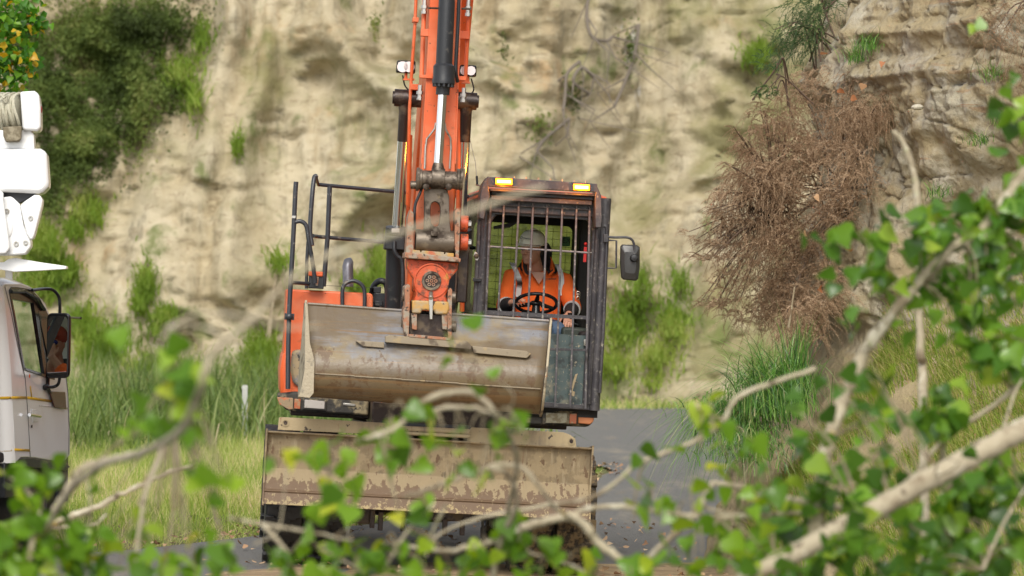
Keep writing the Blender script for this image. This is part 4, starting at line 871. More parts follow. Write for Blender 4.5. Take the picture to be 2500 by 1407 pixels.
# inside: seat, wheel, levers, hammer
M_seat = paint('black_seat_fabric', (.012, .011, .012), .85)
m = mb(); m.loft([[E(x, y, 1.15) for x, y in ((1240, 800), (1380, 806), (1385, 700), (1350, 640), (1275, 635), (1235, 700))], [E(x, y, 1.28) for x, y in ((1240, 800), (1380, 806), (1385, 700), (1350, 640), (1275, 635), (1235, 700))]])
seat = m.build('seat', M_seat, cab, bevel=.03)
m = mb(); m.loft([[E(x, y, 1.12) for x, y in ((1290, 650), (1345, 652), (1348, 610), (1338, 592), (1300, 590), (1288, 605))], [E(x, y, 1.22) for x, y in ((1290, 650), (1345, 652), (1348, 610), (1338, 592), (1300, 590), (1288, 605))]]); m.build('headrest', M_seat, seat, bevel=.02)
pel = E(1312, 800, 1.0)
m = mb(); m.bb(pel.x - .25, pel.x + .25, .62, 1.2, pel.z - .16, pel.z - .06); m.bb(pel.x - .2, pel.x + .2, .7, 1.15, cb + .02, pel.z - .16); m.build('seat_cushion', M_seat, seat, bevel=.03)
sw_c = E(1309, 741, .55)
TILT = Matrix.Rotation(R(-28), 3, 'X')        # rim plane tips towards the driver
def swp(a, r): return sw_c + TILT @ Vector((math.cos(a) * r, -math.sin(a) * r * 1.0, 0))
SR = .165
m = mb(); ring_p = [swp(2 * PI * k / 40, SR) for k in range(41)]; m.tube(ring_p, .0145, 10, cap=False)
for a in (R(-25), R(205), R(90)): m.tube([swp(a, SR), swp(a, .05)], [.011, .02], 8, flat=.6)
m.ell(sw_c, (.055, .05, .025)); m.tube([sw_c, sw_c + Vector((0, -.06, -.30))], [.03, .05], 12); swh = m.build('steering_wheel', M_blackgloss, cab)
m = mb(); m.ppoly([(1275, 768), (1345, 772), (1350, 800), (1272, 796)], .40, .56); m.build('dash_pod', M_dark, cab, bevel=.01)
lv = E(1392, 770, .62)
m = mb(); m.tube([lv + Vector((0, .03, -.25)), lv + Vector((0, 0, -.03)), lv + Vector((0, 0, .02))], [.03, .016, .022], 10)
for k in range(6): m.lathe([(.03, 0), (.055 - .003 * k, .01), (.03, .022)], lv + Vector((.02, .03, -.08 - k * .026)), 'z', 14)
m.build('control_lever', M_blackgloss, cab)
m = mb(); m.ppoly([(1426, 603), (1433, 603), (1431, 640), (1424, 640)], CW + .12, CW + .14); m.ell(E(1430, 596, CW + .13), (.014, .012, .014)); m.build('safety_hammer', paint('red_plastic', (.5, .02, .02), .4), cab)
m = mb(); 
for k in range(3): m.tube([E(1412, 716, .8) + Vector((math.cos(a) * .014, 0, math.sin(a) * .014 - k * .02)) for a in np.linspace(0, 2 * PI, 12)], .003, 5)
m.build('hanging_cord', M_silver, cab)
plate('visor', [(1204, 553), (1240, 545), (1270, 540), (1245, 556), (1206, 560)], .5, .01, M_dark, cab, bevel=0)

# ------------------------------------------------------------------ the driver
M_skin = paint('skin', (.52, .27, .18), .5, layers=[dict(c=(.34, .12, .08), s=9, lo=.5, hi=.7, a=.5)], bump=.001)
M_shirt = paint('orange_hi_vis_fabric', (.95, .16, .02), .8, layers=[dict(c=(.7, .09, .012), s=5, lo=.5, hi=.7, a=.5)], bump=.004, bscale=9)
M_reflect = paint('silver_reflective_tape', (.62, .62, .62), .35)
M_collar = paint('black_knit', (.02, .016, .018), .85)
M_helmet = paint('cream_hard_hat', (.93, .9, .76), .35, layers=[dict(c=(.6, .52, .36), s=9, lo=.58, hi=.7, a=.6)])
M_jeans = paint('blue_denim', (.07, .12, .2), .85, layers=[dict(c=(.13, .19, .27), s=9, lo=.45, hi=.7)])
M_hair = paint('dark_hair', (.03, .022, .018), .8)
def hand_geo(m, wrist, d, nrm, curl, spread=.0, side=1, sc=1.0):
    """palm and five separate fingers. d: towards the fingertips, nrm: out of the back of the hand, side: +1 thumb towards d x nrm"""
    d = Vector(d).normalized(); nrm = Vector(nrm); nrm = (nrm - d * nrm.dot(d)).normalized(); s = d.cross(nrm) * side
    pc = wrist + d * .05 * sc
    rings = []
    for t, wd, tk in ((-.015, .027, .02), (.02, .036, .017), (.055, .042, .015), (.088, .041, .013)):
        c = wrist + d * t * sc; rings.append([c + s * math.cos(a) * wd * sc + nrm * math.sin(a) * tk * sc for a in np.linspace(0, 2 * PI, 12, endpoint=False)])
    m.loft(rings)
    for k, (off, ln, r) in enumerate(((.032, .070, .0088), (.011, .079, .009), (-.011, .073, .0085), (-.031, .057, .0075))):
        p = wrist + (d * .084 + s * off) * sc; dirn = (d + s * off * spread).normalized(); path = [p - dirn * .012 * sc, p]; c = curl[k] if isinstance(curl, (list, tuple)) else curl
        ang = 0
        for j, fr_ in enumerate((.45, .30, .25)):
            ang += c * (.8, 1, .8)[j]; dd = dirn * math.cos(ang) - nrm * math.sin(ang); p = p + dd * ln * fr_ * sc; path.append(p)
        m.tube(path, [r * sc * 1.05, r * sc, r * sc * .98, r * sc * .9, r * sc * .72], 8); m.ell(path[-1], [r * sc * .72] * 3, n=8, m=6)
    p = wrist + (d * .02 + s * .028) * sc; td = (d * .7 + s * .75 - nrm * .35).normalized(); t2 = (d * .95 + s * .25 - nrm * .45).normalized()
    path = [p, p + td * .032 * sc, p + td * .032 * sc + t2 * .032 * sc, p + td * .032 * sc + t2 * .056 * sc]
    m.tube(path, [.014 * sc, .012 * sc, .0105 * sc, .008 * sc], 8); m.ell(path[-1], [.008 * sc] * 3, n=8, m=6)

def head_geo(m, c, yaw, pitch=0, sc=1.0, roll=0):
    """c: centre of the head. yaw 0 looks at -y, positive turns to +x"""
    Mx = Euler((R(pitch), R(roll), R(yaw))).to_matrix(); P = lambda x, y, z: c + Mx @ (Vector((x, y, z)) * sc)
    rings = []
    #        z     half width  front(-y)  back
    for z, wx, fy, by in ((-.125, .028, .062, -.01), (-.112, .044, .082, .02), (-.09, .056, .087, .05), (-.06, .066, .088, .078), (-.03, .071, .089, .093), (.0, .074, .086, .1), (.03, .076, .091, .103), (.06, .075, .088, .1), (.09, .064, .070, .085), (.112, .042, .042, .055), (.122, .012, .012, .015)):
        r = []
        for k in range(20):
            a = 2 * PI * k / 20; ca, sa = math.cos(a), math.sin(a); y = -sa * fy if sa > 0 else -sa * by
            sq = abs(ca) ** .85 * (1 if ca > 0 else -1); r.append(P(sq * wx, y, z))
        rings.append(r)
    m.loft(rings)
    m.loft([[P(a * w_, -.083 - p_, z) for a in (-1, 1)] + [P(w_ * .8, -.06, z), P(-w_ * .8, -.06, z)] for z, w_, p_ in ((.022, .006, .002), (0, .008, .012), (-.022, .011, .024), (-.034, .0165, .026), (-.042, .013, .008))])   # nose
    m.ell(P(0, -.082, -.066), (.026 * sc, .010 * sc, .006 * sc), (R(pitch), 0, R(yaw))); m.ell(P(0, -.080, -.076), (.022 * sc, .011 * sc, .006 * sc), (R(pitch), 0, R(yaw)))
    m.ell(P(0, -.076, -.104), (.02 * sc, .014 * sc, .014 * sc))
    for s in (-1, 1):
        m.ell(P(s * .031, -.080, .018), (.019 * sc, .009 * sc, .005 * sc), (0, 0, R(yaw)))    # brow
        m.ell(P(s * .04, -.066, -.026), (.018 * sc, .016 * sc, .014 * sc))                       # cheekbone
        m.ell(P(s * .076, .008, -.012), (.008 * sc, .018 * sc, .031 * sc), (0, 0, R(yaw + s * 18)))
    return P
def eyes(P, par, sc=1.0, org=None):
    m = mb()
    for s in (-1, 1): m.ell(P(s * .031, -.079, .001), [.0105 * sc] * 3, n=12, m=8)
    m.build('eyes', paint('eye', (.25, .22, .2), .2), par, org=org)

PR = E(1312, 800, .95)                          # pelvis, base of the seated figure
per = empty('person', EX.M @ PR, EX.rot)
tag(per, 'man in cream hard hat and orange shirt at the wheel in the excavator cab', 'person')
HC = E(1297, 608, .90)
body = mb(); sh_z = E(1312, 668, .95).z; 
shL = E(1251, 676, .98); shR = E(1376, 686, .98); elL = E(1232, 748, .86); elR = E(1399, 752, .84); wrL = E(1250, 739, .645); wrR = E(1388, 768, .66)
torso_path = [(pel, .17, .13), (E(1312, 770, .98), .175, .135), (E(1313, 730, 1.0), .185, .135), (E(1313, 700, 1.02), .19, .13), (E(1313, 680, 1.03), .175, .11), (E(1312, 664, 1.03), .12, .085)]
def erings(lst, n=20): return [[c + Vector((math.cos(a) * rx, math.sin(a) * ry, 0)) for a in np.linspace(0, 2 * PI, n, endpoint=False)] for c, rx, ry in lst]
body.loft(erings([(p, a - .015, b - .015) for p, a, b in torso_path]))
neck0 = E(1311, 668, 1.0)
body.tube([neck0 + Vector((0, .02, -.03)), HC + Vector((.02, .03, -.06))], [.07, .058], 16)
P = head_geo(body, HC, -38, 6)
for a, b, c in ((shL, elL, wrL), (shR, elR, wrR)): body.tube([a, a.lerp(b, .5), b, b.lerp(c, .4), c], [.052, .046, .04, .037, .027], 12)
swl = swp(R(150), SR)
hand_geo(body, wrL, swl - wrL + Vector((.03, 0, .0)), (-.25, -.55, .8), (.5, .55, .6, .65), .6, -1, 1.0)
hand_geo(body, wrR, (-.05, -.55, -.5), (.2, -.6, .6), (.35, .4, .45, .5), .8, 1, 1.0)
bo = body.build('body', M_skin, per, remesh=.0045, smooth=2, org=PR)
eyes(P, bo, org=PR)
sh = mb()
sh.loft(erings([(p, a + .012, b + .012) for p, a, b in torso_path]))
sh.tube([E(1312, 672, 1.02), E(1311, 664, 1.02)], [.12, .085], 18)
for a, b, c, q in ((shL, elL, wrL, .62), (shR, elR, wrR, .6)):
    t = (a - Vector((torso_path[3][0].x, a.y, a.z))) * .35
    sh.ell(a - t * .3 + Vector((0, 0, -.012)), (.088, .085, .078)); sh.tube([a - t * .8, a, a.lerp(b, .5), b, b.lerp(c, .22)], [.085, .08, .074, .07, .066], 18)
    sh.ell(b, (.07, .07, .065))
shirt = sh.build('shirt', M_shirt, per, remesh=.009, smooth=5, org=PR)
for b, c in ((elL, wrL), (elR, wrR)):
    cu = mb(); cu.tube([b.lerp(c, .15), b.lerp(c, .5), b.lerp(c, .92)], [.061, .056, .036], 16); cu.build('cuff', M_collar, per, org=PR)
    cu = mb(); cu.tube([b.lerp(c, .16), b.lerp(c, .26)], [.071, .070], 18); cu.build('cuff_tape', M_reflect, per, org=PR)
# open collar and placket
nk = E(1312, 664, .93)
m = mb()
m.loft([[E(1277, 634, .99), E(1283, 636, .97), E(1284, 640, .99)], [E(1276, 650, .93), E(1285, 654, .90), E(1285, 655, .93)], [E(1279, 664, .89), E(1292, 668, .865), E(1290, 668, .89)], [E(1286, 671, .87), E(1298, 663, .85), E(1295, 672, .875)]])
m.build('collar', M_collar, per, org=PR, bevel=.004); m = mb()
m.loft([[E(1334, 628, 1.02), E(1342, 632, 1.0), E(1338, 640, 1.02)], [E(1341, 643, .97), E(1353, 650, .93), E(1345, 652, .97)], [E(1339, 660, .91), E(1351, 660, .87), E(1345, 668, .91)], [E(1334, 664, .88), E(1340, 663, .85), E(1342, 672, .88)]])
m.build('collar', M_collar, per, org=PR, bevel=.004)
m = mb(); m.loft([[E(1273, 632, .985), E(1277, 633, .99), E(1277, 655, .92), E(1273, 655, .92)], [E(1276, 664, .88), E(1280, 665, .885), E(1289, 673, .865), E(1284, 676, .86)]]); m.loft([[E(1342, 626, 1.0), E(1346, 628, 1.0), E(1354, 648, .94), E(1350, 646, .94)], [E(1352, 660, .875), E(1355, 662, .88), E(1342, 675, .86), E(1340, 670, .86)]])
m.build('collar_edge', M_shirt, per, org=PR, bevel=.003)
v = [E(1296, 664, .862), E(1334, 665, .862), E(1316, 694, .842)]
m = mb(); m.prism(v, (0, .01, 0)); m.build('neck_opening', M_skin, per, org=PR)
# reflective braces draped over the chest
def draped(name, pix, width, mat, par, org):
    m = mb(); 
    for (x, y, w), (x2, y2, w2) in zip(pix[:-1], pix[1:]):
        a, b = E(x, y, w), E(x2, y2, w2); s = Vector((width / 2, 0, 0)); m.add([a - s, a + s, b + s, b - s, a - s + Vector((0, .004, 0)), a + s + Vector((0, .004, 0)), b + s + Vector((0, .004, 0)), b - s + Vector((0, .004, 0))], [(0, 1, 2, 3), (7, 6, 5, 4), (0, 4, 5, 1), (2, 6, 7, 3), (1, 5, 6, 2), (0, 3, 7, 4)])
    return m.build(name, mat, par, org=org)
tape = [draped('reflective_brace', [(1249, 641, 1.0), (1254, 650, .93), (1260, 662, .90), (1266, 676, .885), (1269, 692, .875), (1267, 708, .865), (1265, 725, .86)], .042, M_reflect, per, PR),
        draped('reflective_brace', [(1360, 645, 1.0), (1365, 655, .93), (1369, 668, .90), (1371, 684, .885), (1371, 702, .875), (1369, 722, .865)], .042, M_reflect, per, PR)]
# hard hat
HM = Euler((R(4), R(5), R(-38))).to_matrix(); hc = HC + Vector((0.008, .012, .045))
m = mb(); rings = []
for t in np.linspace(0, 1, 9):
    a = t * PI / 2; rings.append([hc + HM @ Vector((math.cos(q) * .103 * max(0, math.cos(a)) ** .75, math.sin(q) * .128 * max(0, math.cos(a)) ** .75, .112 * math.sin(a))) for q in np.linspace(0, 2 * PI, 32, endpoint=False)])
m.loft(rings)
m.loft([[hc + HM @ Vector((math.cos(q) * (.110 + e), math.sin(q) * (.133 + e) - (.045 if math.sin(q) < -.2 else 0) * max(0, -math.sin(q)) ** 1.5, z - (.012 if math.sin(q) < -.2 else 0))) for q in np.linspace(0, 2 * PI, 32, endpoint=False)] for e, z in ((0, .004), (.004, 0), (0, -.004))])
m.tube([hc + HM @ Vector((0, math.cos(a) * .105, .017 + .1 * math.sin(a))) for a in np.linspace(.3, PI - .3, 10)], .008, 8)
hat = m.build('hard_hat', M_helmet, per, org=PR, angle=50)
m = mb(); m.loft([[hc + HM @ Vector((math.cos(q) * .080, math.sin(q) * .078 + .03, z)) for q in np.linspace(0, PI, 12)] + [hc + HM @ Vector((math.cos(q) * .070, .012, z)) for q in np.linspace(PI, 0, 6)] for z in (0.0, -.04, -.085)]); m.build('hair', M_hair, per, org=PR)
text('helmet_lettering', 'Downer', E(1285, 582, .742) - PR, .030, (R(82), R(4), R(-16)), M_dark, per)
text('shirt_lettering', 'Downer', E(1342, 681, .80) - PR, .034, (R(88), R(-6), R(4)), M_dark, per)
# jeans
m = mb(); knR = E(1358, 806, .55); knL = E(1262, 806, .6)
for kn, s in ((knL, -1), (knR, 1)):
    hp = pel + Vector((s * .10, 0, -.02)); m.tube([hp, hp.lerp(kn, .5), kn, kn + Vector((0, .02, -.2)), kn + Vector((0, .06, -.38))], [.10, .09, .075, .062, .055], 18); m.ell(kn, (.078, .075, .075))
m.loft(erings([(pel + Vector((0, 0, -.1)), .16, .13), (pel + Vector((0, 0, .03)), .175, .14)]))
m.build('jeans', M_jeans, per, remesh=.012, smooth=4, org=PR)
m = mb()
for kn in (knL, knR): b = kn + Vector((0, .06, -.42)); m.rbox(b + Vector((0, -.06, 0)), (.095, .27, .085)); m.tube([b + Vector((0, .02, .1)), b], .058, 14)
m.build('boots', M_collar, per, bevel=.02, org=PR)

# ------------------------------------------------------------------ the white truck
TR = Frame((-3.86, 27.25, .02), (0, 0, R(-9)))
T = TR.y; S = lambda px, py, x=0: TR.x(px, py, x)
trk = empty('utility_truck', TR.loc, TR.rot)
tag(trk, 'white utility truck with yellow stripes and folded white aerial boom beside the grass verge', 'truck')
def tmb(): return MB(TR)
def chain(edges, k=6):
    out = []
    for e in edges:
        L_ = [0]
        for a, b in zip(e[:-1], e[1:]): L_.append(L_[-1] + math.dist(a, b))
        for q in range(k):
            d = L_[-1] * q / k; out.append((float(np.interp(d, L_, [p[0] for p in e])), float(np.interp(d, L_, [p[1] for p in e]))))
    return out
outer = chain([[(6, 697), (10, 692), (50, 692), (76, 701)], [(76, 701), (102, 724), (122, 765), (146, 840), (160, 905), (168, 960), (171, 1040), (171, 1112)], [(171, 1112), (160, 1126), (120, 1124), (76, 1117), (48, 1118), (38, 1130)], [(38, 1130), (34, 1060), (26, 900), (14, 760), (6, 697)]], 8)
inner = chain([[(31, 731), (90, 742)], [(90, 742), (126, 917)], [(126, 917), (62, 900)], [(62, 900), (31, 731)]], 8)
m = tmb(); m.ring([S(*p) for p in outer], [S(*p) for p in inner], (-.05, 0, 0)); tcab = m.build('cab', M_white, trk, bevel=.008)
# rear wall: side edge swept round a soft corner
edge = [S(x, y) for x, y in ((38, 1130), (36, 1090), (34, 1040), (26, 900), (20, 830), (14, 760), (8, 700))]
rowsv = []
prof_ = [(0, 0), (-.015, -.05), (-.06, -.10), (-.13, -.135), (-.25, -.155), (-.6, -.165), (-1.6, -.165), (-1.95, -.12), (-2.05, 0), (-2.05, .35)]
edge.append(edge[-1] + Vector((-.03, .05, .025))); edge.append(edge[-1] + Vector((-.1, .1, .03)))
G_ = np.array([[list(e + Vector((a, b, 0))) for a, b in prof_] for e in edge])
o = grid_mesh('rear_panel', G_, M_white, parent=tcab)
roofe = [S(8, 700), S(12, 692), S(50, 692), S(76, 701)]
m = tmb(); top_ = [p + Vector((-.12, .02, .045)) for p in roofe]; m.loft([[p + Vector((.0, 0, -.03)) for p in roofe] + [roofe[-1] + Vector((-2.05, 0, 0)), roofe[0] + Vector((-2.05, 0, 0))], roofe + [roofe[-1] + Vector((-2.05, 0, 0)), roofe[0] + Vector((-2.05, 0, 0))], top_ + [roofe[-1] + Vector((-1.9, 0, .045)), roofe[0] + Vector((-1.9, 0, .045))]]); m.build('roof', M_white, tcab, bevel=.015)
yf = S(171, 1112).y; zf = S(171, 930).z; zl_ = S(171, 1112).z
m = tmb(); m.bb(-2.05, -.02, yf - .04, yf, zl_, zf); m.build('front_panel', M_white, tcab, bevel=.01)
m = tmb(); m.bb(-2.05, -2.0, 0, yf, zl_, zf); m.tube([(-2.03, S(122, 765).y, S(122, 765).z), (-2.03, yf, zf)], .04); m.tube([(-2.03, .5, zf), (-2.03, .4, roofe[0].z)], .04); m.build('far_side_panel', M_white, tcab)
m = tmb(); m.add([S(102, 724, -.03), S(168, 955, -.03), S(168, 955, -.03) + Vector((-1.98, 0, 0)), S(102, 724, -.03) + Vector((-1.98, 0, 0))], [(0, 1, 2, 3)]); m.build('windscreen', M_glass, tcab)
m = tmb(); m.bb(-2.0, -.06, -.1, yf - .05, zl_ + .02, zl_ + .1); m.bb(-2.0, -.06, yf - .4, yf - .06, zl_ + .1, zf + .02); m.bb(-.8, -.25, -.08, .1, zl_ + .1, zf + .25); m.bb(-.75, -.28, -.05, .5, zl_ + .1, zl_ + .35); m.build('cab_interior', M_dark, tcab, bevel=.02)
# black frame round the door glass, divider bar, glass
M_gl = glassmat('door_glass', (.72, .80, .74), .12)
m = tmb(); m.ring([S(x, y, .006) for x, y in chain([[(25, 722), (22, 702), (32, 699), (76, 706), (98, 728)], [(98, 728), (120, 770), (140, 850), (134, 928)], [(134, 928), (100, 918), (58, 904)], [(58, 904), (25, 722)]], 8)], [S(x, y, .006) for x, y in inner], (-.012, 0, 0)); m.build('window_frame', M_blackgloss, tcab, bevel=.003)
m = tmb(); m.prism([S(82, 738, .008), S(90, 740, .008), S(117, 917, .008), S(109, 914, .008)], (-.03, 0, 0)); m.build('divider_bar', M_blackgloss, tcab)
m = tmb(); m.add([S(*p, -.02) for p in ((31, 731), (90, 742), (126, 917), (62, 900))], [(0, 1, 2, 3)]); m.build('door_window', M_gl, tcab)
m = tmb(); m.prism([S(62, 898, .012), S(112, 915, .012), S(112, 921, .012), S(64, 904, .012)], (-.02, 0, 0)); m.build('window_sill', M_blackgloss, tcab)
m = tmb(); m.tube([S(27, 712, .02), S(60, 712, .03), S(90, 728, .03), S(108, 756, .02)], .016, 8); m.build('rain_visor', glassmat('smoked_visor', (.3, .3, .3), .7), tcab)
# seams, stripes, handle
def side_line(name, pts, w, mat, x=.003, par=None):
    m = tmb(); P_ = [S(a, b, x) for a, b in pts]
    for a, b in zip(P_[:-1], P_[1:]):
        t = (b - a).normalized(); n_ = Vector((0, -t.z, t.y)) * w / 2; m.add([a - n_, a + n_, b + n_, b - n_], [(0, 1, 2, 3)])
    return m.build(name, mat, par or tcab, thick=.002)
M_seam = paint('door_seam', (.08, .08, .08), .6)
side_line('door_seam', [(12, 700), (27, 760), (45, 850), (62, 925), (69, 1020), (74, 1116)], .008, M_seam)
side_line('door_crease', [(96, 991), (99, 990), (168, 997)], .010, paint('crease_shade', (.5, .48, .46), .3)); side_line('door_seam', [(160, 905), (166, 960), (169, 1040), (168, 1110)], .008, M_seam)  # the door crease is a flat grey strip, its shade painted in
side_line('stripe', [(28, 971), (65, 971)], .020, M_yellow, .004); side_line('stripe', [(67, 971), (126, 980)], .020, M_yellow, .004); side_line('stripe', [(36, 1098), (73, 1100)], .018, M_yellow, .004); side_line('stripe', [(74, 943), (78, 970)], .022, M_yellow, .005)
m = tmb(); a = S(60, 971, -.0)
for (yy, z_) in ((971, 0), (1098, 0)):
    e = S(30 if yy < 1000 else 37, yy); P_ = [e + Vector((q[0] - .003 * (i == 0), q[1] - .004, 0)) for i, q in enumerate(prof_[:6])]
    for p, q in zip(P_[:-1], P_[1:]): m.add([p + Vector((0, 0, .01)), q + Vector((0, 0, .01)), q - Vector((0, 0, .01)), p - Vector((0, 0, .01))], [(0, 1, 2, 3)])
m.build('rear_stripe', M_yellow, tcab, thick=.002)
m = tmb(); m.prism([S(77, 1000, .003), S(92, 1000, .003), S(93, 1030, .003), S(79, 1030, .003)], (.004, 0, 0)); h = m.build('door_handle', M_white, tcab, bevel=.002)
m = tmb(); m.tube([S(72, 1013, .035), S(98, 1017, .035)], .014, 8); m.build('handle_grip', M_chrome, h)
m = tmb(); c = S(77, 1041, .004); m.cyl(c, c + Vector((.006, 0, 0)), .012); m.build('lock', M_grease, tcab)
m = tmb(); m.prism([S(118, 955, .012), S(157, 957, .012), S(160, 1000, .012), S(131, 995, .012)], (.01, 0, 0)); m.build('door_vent_panel', paint('reflection_red_plastic', (.09, .02, .012), .18), tcab, bevel=.006)  # plastic vent panel; the orange reflection is put into its dark red-brown colour
# wheel arch, wheel, chassis, tray
m = tmb(); m.prism([S(38, 1131, -.004), S(48, 1119, -.004), (0, S(76, 1118).y, S(76, 1118).z), S(120, 1125, -.004), S(160, 1128, -.004), S(172, 1140, -.004), S(160, 1150, -.004), S(60, 1140, -.004)], (-.5, 0, 0)); m.build('wheel_arch', M_blackgloss, trk, bevel=.005)
m = tmb(); wcn = Vector((-.16, .92, .42)); m.lathe([(.2, -.12), (.33, -.13), (.41, -.12), (.42, -.09), (.42, .09), (.41, .12), (.33, .13), (.2, .12), (.2, -.12)], wcn, n=40); wt = m.build('wheel', M_rubber, trk, bevel=.004)
m = tmb(); m.lathe([(.02, .06), (.07, .075), (.08, .02), (.17, .0), (.215, .1), (.2, .1), (.19, -.1)], wcn, n=30); m.build('rim', M_steel, wt)
c2 = copy_tree(wt, trk); c2.location = (-1.75, 0, 0); c3 = copy_tree(wt, trk); c3.location = (0, -3.3, 0); c4 = copy_tree(wt, trk); c4.location = (-1.75, -3.3, 0)
m = tmb(); m.bb(-1.45, -.55, -4.6, yf - .1, .48, .75); m.bb(-1.9, -.02, yf - .25, yf + .02, .38, zl_); m.bb(-1.7, -.05, .02, .45, .5, zl_ + .02); m.build('chassis', M_black, trk, bevel=.01)
m = tmb(); m.bb(-2.05, -.02, -4.8, -.25, .78, .92); m.build('tray', paint('grey_tray', (.2, .2, .2), .6), trk, bevel=.01)
# mirror: aimed so that it shows the man in the cab
mc = S(141, 844, .13)
DRV = Vector((-.36, .36, 1.72))
to_cam = (TR.I @ Vector((0, 0, CH)) - mc).normalized(); to_drv = (DRV + Vector((.02, 0, -.02)) - mc).normalized(); nm = (to_cam + to_drv).normalized()
sx = nm.cross(Vector((0, 0, 1))).normalized() * -1; sz = sx.cross(nm) * -1
if sz.z < 0: sz = -sz
hw, hh = .101, .258
def mloop(f, d, r=.04, n=5):
    out = []
    for (cx, cz, a0) in ((hw * f - r, hh * f - r, 0), (-hw * f + r, hh * f - r, 90), (-hw * f + r, -hh * f + r, 180), (hw * f - r, -hh * f + r, 270)):
        for k in range(n):
            a = R(a0 + 90 * k / (n - 1)); out.append(mc + sx * (cx + r * math.cos(a)) + sz * (cz + r * math.sin(a)) - nm * d)
    return out
m = tmb(); m.loft([mloop(.97, -.006), mloop(1, .0), mloop(1, .025), mloop(.9, .05), mloop(.6, .065)]); tm = m.build('mirror', M_blackgloss, trk, bevel=.002)
m = tmb(); m.loft([mloop(.90, -.0065), mloop(.90, -.0085)]); m.build('mirror_glass', paint('mirror_silver', (.86, .86, .86), .01, 1), tm)
m = tmb(); m.tube(curve([S(78, 709, .02), S(105, 706, .05), S(128, 708, .09), S(143, 724, .12), S(146, 745, .13), S(146, 768, .13)], 5), .013, 8); m.build('mirror_arm', M_blackgloss, tm); m = tmb(); m.tube(curve([S(146, 922, .13), S(142, 938, .1), S(130, 945, .06), S(108, 945, .02)], 5), .013, 8)
m.ell(S(112, 946, .02), (.03, .03, .026)); m.tube([S(118, 900, .01), S(116, 945, .02), S(122, 960, .01)], .016, 8); m.build('mirror_arm', M_blackgloss, tm)
m = tmb(); m.tube([S(168, 776, .13), S(196, 777, .13)], .009, 8); m.tube([S(196, 774, .13), S(196, 780, .13)], .012, 8); m.build('mirror_rod', M_blackgloss, tm)

# folded white aerial boom behind the cab
def wp(name, poly, w0, w1, mat, par, bevel=.02): m = tmb(); m.prism([T(x, y, w0) for x, y in poly], (-(w1 - w0) * .26, w1 - w0, 0)); return m.build(name, mat, par, bevel=bevel)
w_ = -.75
ab = wp('aerial_boom', [(-60, 364), (98, 363), (110, 367), (114, 376), (119, 445), (118, 456), (106, 469), (95, 473), (-60, 466)], w_, w_ + .5, M_white, trk, .03)
wp('reel_support', [(-60, 318), (76, 318), (83, 330), (84, 364), (-60, 364)], w_ + .05, w_ + .4, M_white, ab, .01)
wp('reel_motor_cover', [(49, 224), (84, 222), (95, 230), (99, 262), (100, 312), (92, 320), (55, 318)], w_, w_ + .42, M_white, ab, .035)
m = tmb(); m.ell(T(99, 268, w_ + .1), (.012, .03, .03)); m.build('red_cap', paint('faded_red', (.35, .06, .05), .5), ab)
dc = T(22, 272, w_ + .16)
m = tmb(); pr = [(.03, -.16)]
for k in range(9):
    x0 = -.15 + k * .0255
    for q in range(5): a = PI * q / 4; pr.append((.118 + .013 * math.sin(a), x0 + .0255 * (1 - math.cos(a)) / 2))
pr.append((.03, .085)); m.lathe(pr, dc, 'x', 30)
for j in range(4): m.tube([dc + Vector((-.05 + .045 * j + .02 * math.sin(a * 2), math.cos(a) * .133, math.sin(a) * .133)) for a in np.linspace(0, 2 * PI, 26)], .012, 7)
m.tube([T(-3, 238, w_), T(3, 232, w_), T(10, 240, w_), T(17, 232, w_), T(15, 250, w_ + .02)], .012, 7)
m.build('rope_reel', paint('cream_rope', (.50, .47, .36), .85, layers=[dict(c=(.2, .28, .2), s=60, lo=.6, hi=.66, a=.7), dict(c=(.3, .27, .19), s=12, lo=.55, hi=.7)], bump=.006, bscale=90), ab)
wp('rope_guide', [(7, 310), (53, 308), (51, 338), (46, 345), (14, 347), (8, 332)], w_ - .04, w_ + .1, paint('stained_canvas', (.16, .13, .08), .8, layers=[dict(c=(.3, .26, .18), s=14, lo=.5, hi=.65)]), ab, .008)
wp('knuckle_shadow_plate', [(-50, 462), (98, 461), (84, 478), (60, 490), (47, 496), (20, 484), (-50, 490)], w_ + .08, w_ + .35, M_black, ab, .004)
kn = wp('knuckle', [(-60, 488), (26, 480), (33, 484), (48, 498), (58, 552), (75, 588), (75, 602), (62, 621), (28, 624), (-60, 624)], w_ + .02, w_ + .4, M_white, trk, .012)
wp('knuckle_cover', [(49, 502), (60, 492), (84, 476), (98, 477), (104, 488), (103, 500), (84, 575), (80, 584), (73, 586), (64, 570)], w_ - .0, w_ + .3, M_white, kn, .014)
wp('knuckle_arm', [(-60, 470), (-8, 462), (8, 470), (8, 486), (22, 590), (24, 606), (14, 620), (-60, 622)], w_ - .06, w_ + .1, M_white, kn, .012)
for (x, y) in ((17, 516), (75, 533), (40, 596), (63, 593), (5, 592)):
    m = tmb(); c = T(x, y, w_ + (.015 if x != 75 else -.005)); m.lathe([(.008, -.006), (.019, -.006), (.019, .01), (.008, .01), (.008, -.006)], c, 'y', 16); m.build('bolt', M_silver, kn)
m = tmb(); m.ell(T(21, 556, w_ + .02), (.036, .02, .075)); m.build('pivot_cap', M_white, kn)
dk = wp('boom_rest', [(10, 640), (20, 633), (38, 630), (100, 641), (162, 650), (162, 657), (95, 661), (34, 664), (-40, 652), (-40, 643)], w_ + .1, w_ + .55, M_white, trk, .004)
wp('rest_post', [(13, 656), (30, 658), (30, 683), (13, 680)], w_ + .3, w_ + .38, M_white, dk, .003)
m = tmb(); c = T(-90, 700, w_ + .3); m.bb(c.x - .2, c.x + .2, w_ + .1, w_ + .5, .9, T(0, 470, w_).z); m.build('boom_column', M_white, trk, bevel=.02)

